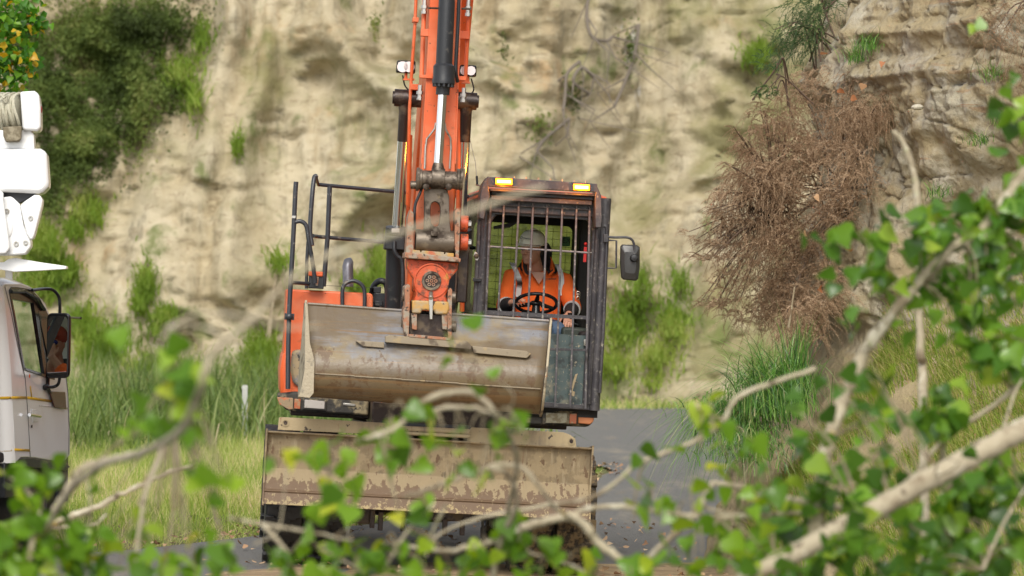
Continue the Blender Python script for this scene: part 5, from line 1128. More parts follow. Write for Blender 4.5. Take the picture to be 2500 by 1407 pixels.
# the man in the truck, seen in its mirror
DR = TR.M @ Vector((-.45, .25, 1.05))
dr = empty('person', DR, TR.rot); tag(dr, 'person in orange hi-vis with raised hand, seen in the white truck mirror', 'person')
og = TR.I @ DR; b = mb(); hc2 = DRV.copy()
b.loft(erings([(og, .16, .12), (og + Vector((0, 0, .25)), .17, .12), (og + Vector((0, .02, .42)), .14, .10), (hc2 + Vector((0, -.02, -.14)), .06, .06), (hc2 + Vector((0, -.01, -.08)), .055, .055)]))
P2 = head_geo(b, hc2, 180 - 25, 0)
sh2 = og + Vector((.19, .05, .37)); el2 = Vector((-.06, .50, 1.43)); wr2 = Vector((-.20, .56, 1.60))
b.tube([sh2, el2, wr2], [.055, .045, .03], 12); b.tube([og + Vector((-.19, .05, .37)), og + Vector((-.28, .2, .1)), og + Vector((-.2, .45, .1))], [.055, .045, .03], 12)
hand_geo(b, wr2, Vector((-.25, -.15, .55)), Vector((.6, .7, .1)), (.5, .55, .6, .65), .8, -1)
hand_geo(b, og + Vector((-.2, .45, .1)), Vector((0, 1, -.1)), Vector((0, 0, 1)), .4, .8, 1)
bo2 = b.build('body', M_skin, dr, remesh=.006, smooth=1, org=og)
b = mb(); b.loft(erings([(og + Vector((0, 0, -.02)), .18, .14), (og + Vector((0, 0, .25)), .195, .145), (og + Vector((0, .02, .40)), .17, .12), (og + Vector((0, .02, .47)), .08, .075)]))
b.tube([sh2, el2, el2.lerp(wr2, .5)], [.08, .068, .058], 14); b.ell(el2, (.066,) * 3); b.tube([og + Vector((-.19, .05, .37)), og + Vector((-.28, .2, .1)), og + Vector((-.22, .38, .1))], [.08, .068, .05], 14)
b.build('shirt', M_shirt, dr, remesh=.012, smooth=4, org=og)
b = mb(); b.ell(hc2 + Vector((0, 0, .06)), (.095, .115, .09)); b.ell(P2(0, -.09, .055), (.07, .06, .012)); b.build('cap', paint('dark_red_cap', (.35, .05, .02), .8), dr, org=og)
b = mb()
for s in (-1, 1): b.ell(P2(s * .032, -.095, 0), (.03, .02, .02))
b.build('sunglasses', paint('blue_lens', (.01, .02, .2), .05), dr, org=og)
b = mb(); b.tube([og + Vector((-.08, .1, 0)), og + Vector((-.1, .5, 0)), og + Vector((-.1, .58, -.35))], [.09, .07, .05]); b.tube([og + Vector((.08, .1, 0)), og + Vector((.1, .5, 0)), og + Vector((.1, .58, -.35))], [.09, .07, .05]); b.build('trousers', M_jeans, dr, org=og)

# ------------------------------------------------------------------ vegetation
GREEN = leafmat('fresh_poplar_leaf', [(0, (.06, .14, .014)), (.3, (.12, .25, .02)), (.7, (.20, .36, .03)), (.92, (.32, .46, .04)), (1, (.5, .5, .04))], .3, .45)
GREEN_D = leafmat('dark_poplar_leaf', [(0, (.045, .11, .016)), (.4, (.09, .21, .026)), (.85, (.18, .34, .035)), (1, (.32, .44, .05))], .27, .4)
M_bark = paint('pale_poplar_bark', (.42, .36, .25), .85, layers=[dict(c=(.20, .15, .09), s=6, lo=.48, hi=.66, det=9, ro=.7), dict(c=(.12, .09, .055), s=14, lo=.6, hi=.66, off=19, det=9), dict(c=(.55, .50, .38), s=14, lo=.56, hi=.66), dict(c=(.45, .30, .05), s=4, lo=.62, hi=.68, a=.85), dict(c=(.25, .30, .10), s=5, lo=.60, hi=.7, a=.7, off=9)], bump=.004, bscale=40)
M_twig = paint('twig_bark', (.27, .22, .14), .85, layers=[dict(c=(.16, .11, .06), s=12, lo=.5, hi=.62), dict(c=(.38, .33, .22), s=20, lo=.58, hi=.68)])

THIN = .44
def fallen(name, label, limbs, clusters, leaf=GREEN, size=(.045, .075), grp='fallen poplar branches across the view'):
    """limbs: list of (list of (px, py, depth), r0, r1[, pale]); clusters: (px, py, spread_px, count, depth)"""
    nd = lambda d: float(np.interp(d, [6, 7.5, 9, 10, 11, 13], [8.8, 10.2, 11.8, 12.6, 13.6, 16]))
    limbs = [([(x, y, nd(d)) for x, y, d in L_[0]], (L_[1] if L_[1] > .03 else L_[1] * .82) * nd(L_[0][0][2]) / L_[0][0][2], (L_[2] if L_[1] > .03 else L_[2] * .82) * nd(L_[0][-1][2]) / L_[0][-1][2]) for L_ in limbs]
    clusters = [(x, y, s_, int(math.ceil(c_ * (THIN if leaf is GREEN else .56))), nd(d)) for x, y, s_, c_, d in clusters if c_]; size = (size[0] * 1.25, size[1] * 1.35)
    allp = []; mbs = []
    for L_ in limbs:
        P_ = [Wp(x, y, d) for x, y, d in L_[0]]; C_ = [Vector(q) for q in curve([tuple(p) for p in P_], 7)]
        jit = [c + Vector(rng.normal(size=3)) * L_[1] * (.05 if L_[1] > .02 else .16) for c in C_]; jit[0] = C_[0]
        rs = [lerp(L_[1], L_[2], k / (len(C_) - 1)) * (1 + (.03 if L_[1] > .02 else .1) * math.sin(k * .8 + L_[1] * 900)) for k in range(len(C_))]
        mbs.append((jit, rs)); allp += jit
    base = max(allp, key=lambda p: 0) if not allp else allp[0]
    root = empty(name, base); tag(root, label, 'tree' if 'tree' in name else 'branch', grp)
    for jit, rs in mbs:
        m = MB(); m.tube(jit, rs, 10 if max(rs) > .02 else 7); m.build('limb', M_bark, root, angle=80, org=base)
    tw = MB(); pos = []; sz = []
    A = np.array([list(p) for p in allp])
    for (x, y, sp, cnt, d) in clusters:
        c = np.array(Wp(x, y, d)); j = np.argmin(((A - c) ** 2).sum(1)); s0 = A[j]; spm = sp / F * d
        ntw = max(2, cnt // 5)
        ends = c + rng.normal(size=(ntw, 3)) * spm * .55 * np.array([1, 1.2, 1])
        for e_ in ends:
            mid = (s0 + e_) / 2 + rng.normal(size=3) * .04 * np.linalg.norm(e_ - s0) + np.array([0, 0, .03]); q = curve([tuple(s0), tuple(mid), tuple(e_)], 5)
            if np.linalg.norm(e_ - s0) < .9: tw.tube([Vector(v) for v in q], [.0038, .0036, .0034, .0032, .003, .003, .0028, .0025, .0022, .002, .0015][:len(q)], 4)
            k = max(1, cnt // ntw); t = rng.uniform(.45, 1.05, k)[:, None]; pp = s0 + (e_ - s0) * t if np.linalg.norm(e_ - s0) < spm * 3 else e_ + rng.normal(size=(k, 3)) * spm * .35
            pos.append(pp + rng.normal(size=(k, 3)) * .035); sz.append(rng.uniform(*size, k))
    if pos:
        pos = np.concatenate(pos); sz = np.concatenate(sz)
        if tw.v: tw.build('twigs', M_twig, root, angle=80, org=base)
        leaves('foliage', leaf, pos - np.array(base), sz, root)
    return root

# the big fallen limb at the right
D = 10.5
fallen('fallen_poplar', 'thick pale fallen poplar limb with dense leaves sprawling up the right-hand bank',
 [([(4300, 2600, 9), (4200, 1300, 9.6), (3600, 900, 10), (2900, 900, 10.2), (2640, 985, 10.1), (2500, 1050, 10), (2380, 1110, 9.9), (2280, 1165, 9.8), (2190, 1215, 9.8), (2090, 1270, 9.8), (1990, 1325, 9.8), (1880, 1385, 9.8), (1800, 1460, 9.8), (1730, 1900, 9.8), (1700, 2560, 9.8)], .036, .025),
  ([(2620, 330, 11), (2500, 425, 11), (2400, 560, 11), (2330, 600, 11)], .026, .018),
  ([(2330, 600, 11), (2260, 670, 11), (2200, 740, 11), (2130, 830, 11), (2095, 890, 11), (2060, 980, 10.8), (2020, 1090, 10.6), (2000, 1200, 10.4), (1990, 1325, 10.3)], .018, .028),
  ([(2540, 880, 11), (2440, 980, 11), (2310, 1070, 11), (2200, 1210, 10.6)], .012, .008),
  ([(2300, 1150, 10.6), (2310, 1040, 10.7), (2320, 960, 10.8)], .007, .004), ([(2440, 1080, 10.6), (2470, 980, 10.8), (2510, 900, 11)], .008, .004), ([(2300, 1160, 10.5), (2296, 1230, 10.5), (2290, 1290, 10.5)], .008, .005),
  ([(1740, 1178, 10.5), (1810, 1190, 10.5), (1900, 1212, 10.5), (2040, 1240, 10.5), (2190, 1262, 10.5)], .010, .014),
  ([(1740, 1178, 10.5), (1700, 1250, 10.4), (1640, 1310, 10.3), (1540, 1410, 10.2), (1500, 1500, 10)], .010, .012), ([(1700, 1230, 10.5), (1780, 1255, 10.5), (1880, 1262, 10.5)], .008, .006),
  ([(2010, 1310, 10), (1960, 1340, 10), (1890, 1350, 10)], .013, .006), ([(2400, 1390, 10), (2450, 1280, 10), (2510, 1180, 10)], .007, .004)],
 [(2120, 1262, 40, 16, 9.3), (2060, 1300, 30, 10, 9.3), (1930, 1370, 26, 6, 9.3), (2350, 1120, 14, 3, 9.3), (2090, 640, 60, 20, 10.8), (2050, 700, 40, 14, 10.6), (2180, 600, 70, 24, 10.8), (2160, 690, 60, 20, 10.8), (2290, 600, 70, 34, 11), (2330, 520, 60, 26, 11), (2310, 660, 60, 24, 11), (2290, 740, 50, 18, 11), (2400, 640, 70, 40, 11), (2440, 560, 60, 40, 11), (2480, 640, 60, 40, 11), (2360, 770, 60, 36, 11),
  (2430, 740, 70, 50, 11), (2480, 820, 60, 44, 11), (2380, 860, 50, 30, 11), (2440, 870, 50, 30, 11), (2350, 700, 50, 26, 11), (2490, 480, 40, 20, 11), (2400, 480, 60, 20, 11), (2470, 400, 40, 12, 11), (2450, 180, 25, 5, 11.5), (2480, 250, 30, 9, 11), (2390, 60, 8, 1, 12), (2490, 330, 25, 7, 11), (2230, 800, 25, 5, 11),
  (2070, 950, 30, 8, 10), (2110, 900, 30, 8, 10), (2160, 970, 30, 6, 10), (1960, 1010, 18, 4, 10), (2010, 1070, 30, 10, 10), (2090, 1060, 40, 12, 10), (2160, 1040, 40, 12, 10.5), (2260, 1030, 50, 24, 10.5), (2330, 1000, 40, 14, 10.5), (2060, 1130, 50, 20, 10.2), (1980, 1160, 40, 14, 10.2), (2150, 1140, 50, 22, 10.4),
  (2280, 1000, 40, 16, 10.4), (2430, 1130, 50, 30, 10.5), (2480, 1180, 50, 40, 10.5), (2400, 1210, 60, 50, 10.4), (2320, 1250, 60, 40, 10.4), (2230, 1290, 60, 40, 10.3), (2300, 1340, 70, 50, 10.3), (2420, 1310, 70, 60, 10.3), (2480, 1380, 60, 40, 10.3), (2180, 1360, 60, 40, 10.2), (2090, 1340, 50, 26, 10.2), (2240, 1400, 60, 36, 10.2), (2380, 1400, 60, 40, 10.2),
  (2050, 1400, 50, 26, 10.2), (1940, 1400, 40, 18, 10.1), (1910, 1230, 50, 20, 10.3), (1990, 1240, 50, 22, 10.3), (2110, 1220, 50, 24, 10.3), (1850, 1180, 40, 12, 10.4), (1930, 1090, 30, 8, 10.3), (1870, 1290, 40, 12, 10.2)], GREEN_D)
fallen('leafy_fallen_branch', 'leafy grey-brown branch reaching left over the dirt beneath the sedge clump',
 [([(1990, 900, 10.5), (1810, 965, 10.4), (1770, 1020, 10.4), (1720, 1065, 10.4), (1640, 1100, 10.4), (1560, 1132, 10.4), (1500, 1180, 10.4), (1440, 1215, 10.4), (1300, 1240, 10.4), (1180, 1262, 10.4)], .010, .007),
  ([(1240, 1310, 10), (1300, 1282, 10), (1390, 1262, 10), (1430, 1285, 10), (1460, 1325, 10), (1520, 1370, 10), (1580, 1420, 10), (1640, 1560, 10), (1690, 2560, 10)], .016, .014),
  ([(1390, 1262, 10), (1440, 1240, 10), (1520, 1238, 10), (1620, 1252, 10), (1760, 1262, 10), (1990, 1250, 10.3)], .010, .008), ([(1700, 980, 10), (1712, 1005, 10), (1745, 1035, 10.4)], .006, .004),
  ([(1230, 1330, 10), (1330, 1362, 10), (1420, 1392, 10), (1480, 1450, 10)], .006, .004), ([(1240, 1310, 10), (1170, 1330, 10), (1080, 1345, 10), (960, 1330, 10)], .015, .006), ([(1180, 1262, 10.4), (1100, 1290, 10.3), (1040, 1330, 10.2)], .007, .004)],
 [(1570, 1130, 22, 3, 10), (1600, 1190, 30, 7, 10), (1690, 1170, 40, 11, 10), (1720, 1110, 30, 8, 10), (1660, 1220, 34, 9, 10), (1760, 1040, 34, 7, 10), (1830, 1060, 40, 9, 10), (1800, 1120, 40, 11, 10), (1830, 1220, 50, 14, 10), (1700, 1290, 40, 10, 10), (1560, 1270, 26, 3, 10), (1250, 1290, 40, 12, 9.8), (1180, 1320, 40, 11, 9.8), (1290, 1330, 34, 8, 9.8),
  (1400, 1360, 30, 4, 9.8), (1230, 1380, 40, 10, 9.8), (1150, 1390, 40, 12, 9.8), (1330, 1395, 40, 10, 9.8), (1460, 1400, 26, 4, 9.8), (1560, 1390, 34, 8, 9.8), (1620, 1360, 30, 7, 9.8), (1700, 1370, 40, 12, 9.8), (1780, 1330, 50, 16, 9.8), (1840, 1390, 50, 18, 9.8), (1740, 1400, 50, 14, 9.8)])
fallen('arched_fallen_branch', 'thin arching branch with drooping leaves in front of the dozer blade',
 [([(870, 1075, 9), (960, 1050, 9), (1010, 1000, 9), (1070, 965, 9), (1140, 957, 9), (1180, 975, 9), (1210, 1010, 9), (1240, 1060, 9.2), (1262, 1130, 9.4), (1240, 1260, 9.8)], .010, .008), ([(1040, 1012, 9), (1090, 996, 9), (1150, 996, 9), (1205, 1010, 9)], .008, .006),
  ([(985, 1215, 9.5), (1060, 1190, 9.5), (1150, 1160, 9.5), (1195, 1140, 9.5), (1240, 1135, 9.5), (1280, 1145, 9.5), (1310, 1180, 9.5), (1350, 1235, 9.6), (1400, 1270, 9.8)], .008, .007), ([(1240, 1010, 9.2), (1252, 960, 9.1), (1180, 900, 9), (1130, 830, 9), (1100, 780, 9)], .003, .002), ([(1195, 1140, 9.5), (1240, 1160, 9.5), (1262, 1230, 9.6), (1220, 1330, 9.8), (1200, 1500, 10), (1150, 2560, 10)], .007, .012),
  ([(1090, 1230, 9.5), (1060, 1290, 9.5), (1040, 1360, 9.5)], .006, .004)],
 [(1100, 785, 20, 4, 8.6), (1125, 855, 26, 6, 8.6), (1160, 910, 30, 6, 8.6), (960, 985, 16, 3, 9), (905, 1070, 30, 7, 9), (960, 1050, 26, 6, 9), (1040, 1090, 34, 8, 9), (1080, 1060, 20, 4, 9), (1110, 1120, 30, 6, 9), (1150, 1080, 26, 5, 9), (1200, 1110, 30, 7, 9), (1240, 1060, 30, 7, 9), (1280, 1070, 24, 4, 9), (1030, 1130, 26, 5, 9), (970, 1110, 24, 4, 9), (1250, 1010, 16, 3, 9), (1160, 1150, 24, 4, 9), (970, 1250, 20, 3, 9)], size=(.04, .062))
fallen('low_leafy_branch', 'leafy branch tip hanging before the left half of the dozer blade and tyre',
 [([(560, 1265, 9), (640, 1280, 9), (760, 1300, 9), (860, 1320, 9)], .006, .004), ([(620, 1330, 9), (680, 1290, 9), (700, 1150, 9), (720, 1080, 9)], .003, .002), ([(860, 1320, 9), (830, 1240, 9), (800, 1150, 9), (770, 1120, 9)], .003, .002), ([(640, 1280, 9), (700, 1350, 9), (720, 1420, 9.2), (760, 1600, 9.5), (800, 2560, 10)], .007, .012), ([(930, 1400, 9), (1000, 1290, 9), (1060, 1230, 9)], .006, .004), ([(790, 1345, 9), (850, 1375, 9), (900, 1410, 9)], .004, .003)],
 [(680, 1090, 16, 2, 8), (745, 1120, 20, 3, 8), (810, 1110, 40, 8, 8.6), (850, 1150, 40, 8, 8.6), (780, 1180, 34, 5, 8.6), (830, 1210, 30, 6, 8.6), (860, 1240, 14, 2, 8.6), (820, 1320, 50, 10, 9), (760, 1370, 50, 12, 9), (700, 1390, 50, 12, 9), (880, 1360, 50, 12, 9), (960, 1380, 50, 14, 9), (1030, 1380, 40, 10, 9), (900, 1400, 40, 10, 9), (1100, 1370, 40, 9, 9), (940, 1320, 30, 4, 9), (1010, 1200, 20, 2, 9)], size=(.045, .068))
fallen('leafy_fallen_branch', 'mossy limb with bright leaves lying before the white truck wheel and verge',
 [([(60, 1407, 9.6), (100, 1290, 9.6), (150, 1225, 9.6), (195, 1150, 9.6), (250, 1128, 9.6), (330, 1108, 9.5), (400, 1078, 9.4), (430, 1000, 9)], .014, .009), ([(100, 1290, 13), (180, 1258, 13), (250, 1232, 13), (330, 1190, 13), (400, 1160, 13), (472, 1135, 13)], .016, .010), ([(110, 1290, 12), (180, 1286, 12), (230, 1280, 12), (262, 1256, 12)], .007, .004), ([(60, 1400, 9.6), (40, 1600, 9.8), (30, 2560, 10)], .018, .02),
  ([(195, 1150, 9.6), (214, 1180, 9.6), (222, 1250, 9.6)], .006, .004), ([(0, 1150, 9.6), (60, 1190, 9.6), (110, 1275, 9.6)], .006, .007), ([(340, 1220, 10), (360, 1290, 10), (372, 1350, 10)], .004, .003)],
 [(40, 1180, 40, 10, 9), (90, 1160, 40, 12, 9), (120, 1210, 40, 10, 9), (30, 1260, 50, 22, 9), (60, 1330, 60, 40, 9), (20, 1380, 50, 30, 9), (120, 1350, 60, 36, 9), (180, 1320, 50, 26, 9), (230, 1370, 50, 28, 9), (150, 1400, 50, 28, 9), (290, 1390, 50, 20, 9), (340, 1350, 24, 4, 9), (370, 1365, 20, 3, 8), (215, 1140, 10, 1, 9), (240, 1310, 40, 14, 9), (300, 1320, 30, 8, 9), (430, 1380, 40, 8, 9), (500, 1390, 50, 12, 9), (590, 1390, 50, 14, 9), (450, 1330, 34, 4, 9), (380, 1400, 50, 14, 9), (540, 1345, 24, 2, 9), (500, 1140, 16, 2, 9), (580, 1060, 2, 0, 9)], size=(.045, .07))
fallen('leaf_spray', 'bright backlit spray of poplar leaves before the grass between truck and excavator',
 [([(400, 1078, 9), (420, 1000, 8), (430, 930, 7.6), (410, 880, 7.5)], .006, .002), ([(430, 930, 7.6), (460, 880, 7.5), (450, 840, 7.5)], .003, .002), ([(400, 1078, 9), (330, 1400, 9), (300, 2560, 9.5)], .006, .010)],
 [(345, 880, 22, 4, 7.5), (445, 870, 22, 4, 7.5), (430, 920, 36, 8, 7.5), (395, 950, 34, 9, 7.5), (430, 975, 34, 9, 7.5), (385, 1010, 34, 9, 7.5), (430, 1035, 34, 9, 7.5), (400, 1060, 20, 5, 7.5), (445, 1050, 24, 6, 7.5), (325, 1065, 12, 2, 7.5), (500, 1190, 16, 2, 7.5), (525, 1205, 18, 3, 7.5), (560, 1180, 10, 1, 7.5), (490, 1125, 12, 2, 7.5)], size=(.045, .065))
fallen('bare_near_branch', 'bare blurred branch slanting up across the railing towards the cab lamps',
 [([(1330, 458, 6.2), (1250, 478, 6.2), (1120, 525, 6.2), (1000, 560, 6.1), (900, 592, 6), (800, 625, 6), (745, 655, 6), (680, 710, 6), (620, 775, 6), (560, 825, 6), (515, 870, 6), (494, 935, 6), (470, 1000, 6.2), (430, 1060, 6.6), (330, 1112, 7.5), (250, 1135, 8), (180, 1190, 8.5), (110, 1300, 9), (70, 1420, 9), (40, 2560, 9.5)], .005, .012), ([(560, 825, 6), (500, 800, 6), (440, 790, 6), (390, 830, 6)], .003, .003), ([(620, 775, 6), (540, 765, 6), (470, 770, 6), (400, 805, 6)], .0035, .003), ([(620, 775, 6), (700, 800, 6), (780, 795, 6)], .003, .002)], [])
fallen('bare_hanging_stick', 'smooth pale bare stick standing upright against the cut rock face',
 [([(2182, 318, 13), (2205, 350, 13), (2228, 410, 13), (2240, 500, 13), (2240, 600, 13), (2244, 740, 13), (2248, 865, 13), (2252, 920, 13), (2260, 1300, 12), (2280, 2300, 12)], .013, .022)], [])

# ---- the dead gorse hanging on the cut bank
M_gorse = leafmat('dead_gorse', [(0, (.15, .10, .06)), (.35, (.31, .215, .13)), (.75, (.47, .34, .22)), (1, (.62, .48, .34))], .85, .25, .2)
M_gorse_g = leafmat('live_gorse', [(0, (.02, .05, .012)), (.6, (.05, .11, .025)), (1, (.12, .17, .03))], .6, .15)
def gorse(name, label, cat, blobs, attach, mat, dens=1.0, spine=.018, sprig=(.10, .26), green=None, group=None, down=.35, stems=30, left=.4, sp_n=46, w=.0035, drp=0, patchy=False):
    """blobs: (px, py, rx, ry, depth, weight); each sprig runs outward from the attachment side"""
    at = np.array(Wp(*attach)); root = empty(name, Vector(at)); tag(root, label, cat, group)
    V = []; rn = []; st = MB(); tips = []
    for (x, y, rx, ry, d, n) in blobs:
        n = int(n * dens); a = rng.uniform(0, 2 * PI, n); q = np.sqrt(rng.uniform(0, 1, n)); px = x + rx * q * np.cos(a); py = y + ry * q * np.sin(a)
        dd = d + rng.normal(size=n) * .16
        P0 = np.stack([(px - CX) / F * dd, dd, CH - (py - CY) / F * dd], -1)
        if patchy: k_ = fbm(P0 * 2.6 + 70, 3) + rng.normal(0, .15, n) > -.12; P0 = P0[k_]; n = len(P0)
        L_ = rng.uniform(*sprig, n); dr = rng.normal(size=(n, 3)) * .62 + np.stack([fbm(P0 * 2.5 + 5, 2), P0[:, 0] * 0, fbm(P0 * 2.5 + 25, 2)], -1) * .9 + np.array([-left, -.25, -down + .25]); dr /= np.linalg.norm(dr, axis=1)[:, None]
        ns = sp_n; t = np.linspace(0, 1, ns)[None, :, None]
        path = P0[:, None] + dr[:, None] * L_[:, None, None] * t + np.array([0, 0, -1.])[None, None] * L_[:, None, None] * (drp + .35) * t ** 2
        sd = rng.normal(size=(n, ns, 3)); sd /= np.linalg.norm(sd, axis=2)[..., None]; sd = sd + dr[:, None] * .5
        ln = spine * rng.uniform(.5, 1.2, (n, ns))[..., None] * (1.15 - .7 * t); pp = np.cross(sd, rng.normal(size=3)); pp /= np.linalg.norm(pp, axis=2)[..., None] + 1e-9
        tri = np.stack([path - pp * w / 2, path + pp * w / 2, path + sd * ln], 2).reshape(-1, 3); V.append(tri); rn.append(np.repeat(np.clip(rng.random(n)[:, None] * .7 + rng.random((n, ns)) * .3, 0, 1).ravel(), 3))
        # the sprig's own stalk: a thin ribbon
        k = np.linspace(0, ns - 1, 6).astype(int); pa = path[:, k]; o_ = np.cross(dr, np.array([0, 1., 0])); o_ /= np.linalg.norm(o_, axis=1)[:, None] + 1e-9
        for i in range(5): V.append(np.stack([pa[:, i] - o_ * .0018, pa[:, i] + o_ * .0018, pa[:, i + 1]], 1).reshape(-1, 3)); rn.append(np.repeat(rng.random(n) * .25, 3))
        for s in range(min(n, max(1, stems // len(blobs)))):
            e_ = Vector(P0[s]); m_ = e_.lerp(Vector(at), .5) + Vector((0, 0, .12)); st.tube([Vector(v) for v in curve([tuple(at + rng.normal(size=3) * .12), tuple(m_), tuple(e_)], 5)], [.009, .008, .008, .007, .007, .006, .006, .005, .005, .004, .003], 5)
    V = np.concatenate(V); np_mesh('foliage', V - at, np.arange(len(V)).reshape(-1, 3), mat, root, np.concatenate(rn), False)
    if st.v: st.build('stems', paint('dead_stem', (.12, .08, .055), .9), root, angle=80, org=Vector(at))
    return root
gb = [(2040, 210, 130, 50, 29.1, 150), (1990, 290, 170, 70, 28.9, 330), (2090, 300, 70, 60, 28.7, 90), (1900, 380, 110, 90, 28.9, 260), (2010, 430, 130, 90, 28.7, 380), (1850, 500, 110, 100, 28.9, 330), (1960, 540, 110, 90, 28.6, 340), (2050, 500, 50, 60, 28.5, 60), (1870, 620, 120, 90, 28.8, 420), (1960, 650, 70, 90, 28.6, 220), (1830, 710, 90, 80, 28.8, 300), (1900, 740, 70, 60, 28.7, 170), (1960, 790, 60, 50, 28.4, 150), (2010, 700, 50, 60, 28.4, 110), (1790, 560, 60, 60, 29, 110), (2150, 260, 40, 40, 28.5, 26), (2090, 400, 40, 50, 28.5, 26)]
gorse('dead_gorse_bush', 'large dead brown gorse bush hanging from the cut rock face', 'bush', gb, (2060, 480, 29.3), M_gorse, 2.4, patchy=True, stems=45, spine=.021, w=.004, sprig=(.08, .24), left=.25, drp=.25)
arms = []
for (x0, y0, x1, y1) in ((1790, 600, 1680, 570), (1790, 620, 1690, 625), (1840, 470, 1745, 465), (1880, 400, 1790, 310), (1850, 440, 1770, 400), (1800, 730, 1710, 740), (1840, 540, 1735, 505), (1930, 320, 1850, 255), (1890, 420, 1810, 355)):
    for k in range(7): t = k / 6; arms.append((x0 + (x1 - x0) * t, y0 + (y1 - y0) * t + 8 * math.sin(t * 3), 9, 7, 28.8, 9 if k < 6 else 6))
gorse('dead_gorse_sprays', 'feathery dead gorse sprays reaching left from the brown bush over the road', 'bush', arms, (1900, 560, 29.2), M_gorse, 1, sprig=(.06, .13), stems=12, left=1.0)
gorse('green_gorse_sprig', 'upper of two green gorse tips on the dead brown bush', 'plant', [(1880, 150, 34, 26, 28.8, 46)], (1930, 200, 29), M_gorse_g, 1, sprig=(.04, .09), stems=3, group='green gorse tips')
gorse('green_gorse_sprig', 'lower of two green gorse tips on the dead brown bush', 'plant', [(1870, 225, 34, 18, 28.8, 40)], (1930, 230, 29), M_gorse_g, 1, sprig=(.04, .09), stems=3, group='green gorse tips')
gorse('broom_bush', 'green broom bush with yellow flecks at the top of the cut bank', 'bush', [(1960, 60, 60, 70, 30.2, 130), (1920, 90, 40, 30, 30.2, 50), (2000, 10, 50, 60, 30.2, 90)], (2010, 110, 30.3), M_gorse_g, 1, spine=.025, sprig=(.15, .32), stems=12, w=.005)
gorse('hanging_dead_gorse', 'dead brown gorse drooping over the rock at the top right corner', 'bush', [(2450, 60, 60, 60, 26.6, 100), (2490, 180, 30, 60, 26.6, 40)], (2560, 20, 27), M_gorse, 1, sprig=(.12, .28), stems=8, drp=.4)

# ---- grass on the bank, sedges, verge
M_grass = leafmat('bank_grass', [(0, (.12, .18, .025)), (.4, (.22, .33, .045)), (.7, (.36, .42, .10)), (.88, (.52, .46, .2)), (1, (.48, .33, .17))], .6, .35, .3)
M_sedge = leafmat('sedge', [(0, (.03, .085, .02)), (.35, (.07, .19, .03)), (.7, (.14, .32, .05)), (.9, (.28, .44, .12)), (1, (.5, .44, .24))], .35, .3, .5)
M_verge = leafmat('verge_grass', [(0, (.13, .22, .035)), (.35, (.26, .37, .065)), (.6, (.42, .48, .13)), (.8, (.6, .55, .27)), (1, (.66, .55, .33))], .6, .4, .3)
M_tall = leafmat('tall_green_grass', [(0, (.06, .10, .025)), (.35, (.12, .19, .045)), (.65, (.21, .28, .08)), (.85, (.36, .36, .16)), (1, (.46, .40, .24))], .5, .35, .3)
na = 46000; P_ = bank_pts(na * 3, 170, len(BANK) - 30, .10, 1.12); px, py = to_px(P_)
dens = fbm(P_ * 1.3, 3); keep = (px > 1880) & (px < 2620) & (py > 640) & (dens > -.5) & ((py > 720) | (dens > .1)) | ((px > 1700) & (px < 2620) & (py > 1020) & (dens > -.25))
P_ = P_[keep][:32000]; n = len(P_)
o = blades('bank_grass', M_grass, P_ - [0, 0, .01], rng.uniform(.07, .26, n), rng.uniform(.004, .009, n), np.stack([rng.normal(-.07, .05, n), rng.normal(-.03, .05, n), -rng.uniform(0, .05, n)], -1), rng.uniform(.1, .7, n)); tag(o, 'matted green and straw grass covering the lower right bank', 'grass', kind='stuff')
tuft_spots = [(2090, 150, 29.0, .32, 'wiry green grass tuft above the dead gorse near the ledge'), (2120, 120, 28.9, .26, 'small grass tuft under the layered rock ledge'), (2420, 190, 27.3, .22, 'green grass tuft growing from the right of the rock face'), (2390, 350, 27.4, .18, 'grass tuft halfway down the rock face at the right'), (2290, 480, 27.9, .2, 'low grass tuft on the rock below the grey band'), (2450, 300, 27.2, .16, 'thin grass tuft beside the rock hollow')]
for (x, y, d, h, lb) in tuft_spots:
    b_ = Wp(x, y, d); n = 90
    o = blades('grass_tuft', M_sedge, rng.normal(size=(n, 3)) * [.05, .04, .02], rng.uniform(.5, 1, n) * h, rng.uniform(.004, .007, n), rng.normal(size=(n, 3)) * [.12, .06, .01] * h / .25 + [-.02, -.05, 0], rng.uniform(.2, .8, n), 5); o.location = b_; tag(o, lb, 'grass', 'grass tufts on the rock face')
def sedge(name, label, px_, py_, d, n, hr, lr, base=(.12, .08), wd=(.006, .011), bias=(-.2, -.1), mat=M_sedge, dr=(.35, 1.15)):
    b_ = Wp(px_, py_, d); h = rng.uniform(*hr, n); an = rng.uniform(0, 2 * PI, n); ll = rng.uniform(*lr, n)
    lean = np.stack([np.cos(an) * ll + bias[0] * ll * 2, np.sin(an) * ll * .6 + bias[1] * ll, 0 * ll], -1)
    pos = np.stack([rng.normal(0, base[0], n), rng.normal(0, base[0] * .6, n), rng.normal(0, base[1], n)], -1)
    o = blades(name, mat, pos, h, rng.uniform(*wd, n), lean, rng.uniform(*dr, n), 9); o.location = b_; tag(o, label, 'sedge', 'sedge clumps on the bank'); return o
sedge('sedge_clump', 'big arching green sedge clump growing under the dead gorse bush', 1895, 1000, 27.6, 820, (.4, .95), (.15, .62), (.14, .06))
sedge('sedge_clump', 'upright sedge clump rising to the right of the bigger one', 1945, 960, 27.8, 110, (.45, .78), (.04, .22), (.05, .05), bias=(0, -.1), dr=(.05, .4))
sedge('sedge_clump', 'dark sedge drooping over the road edge left of the bigger clump', 1790, 1030, 27.9, 620, (.25, .55), (.12, .40), (.15, .08), bias=(-.35, -.2), dr=(1.0, 2.3))
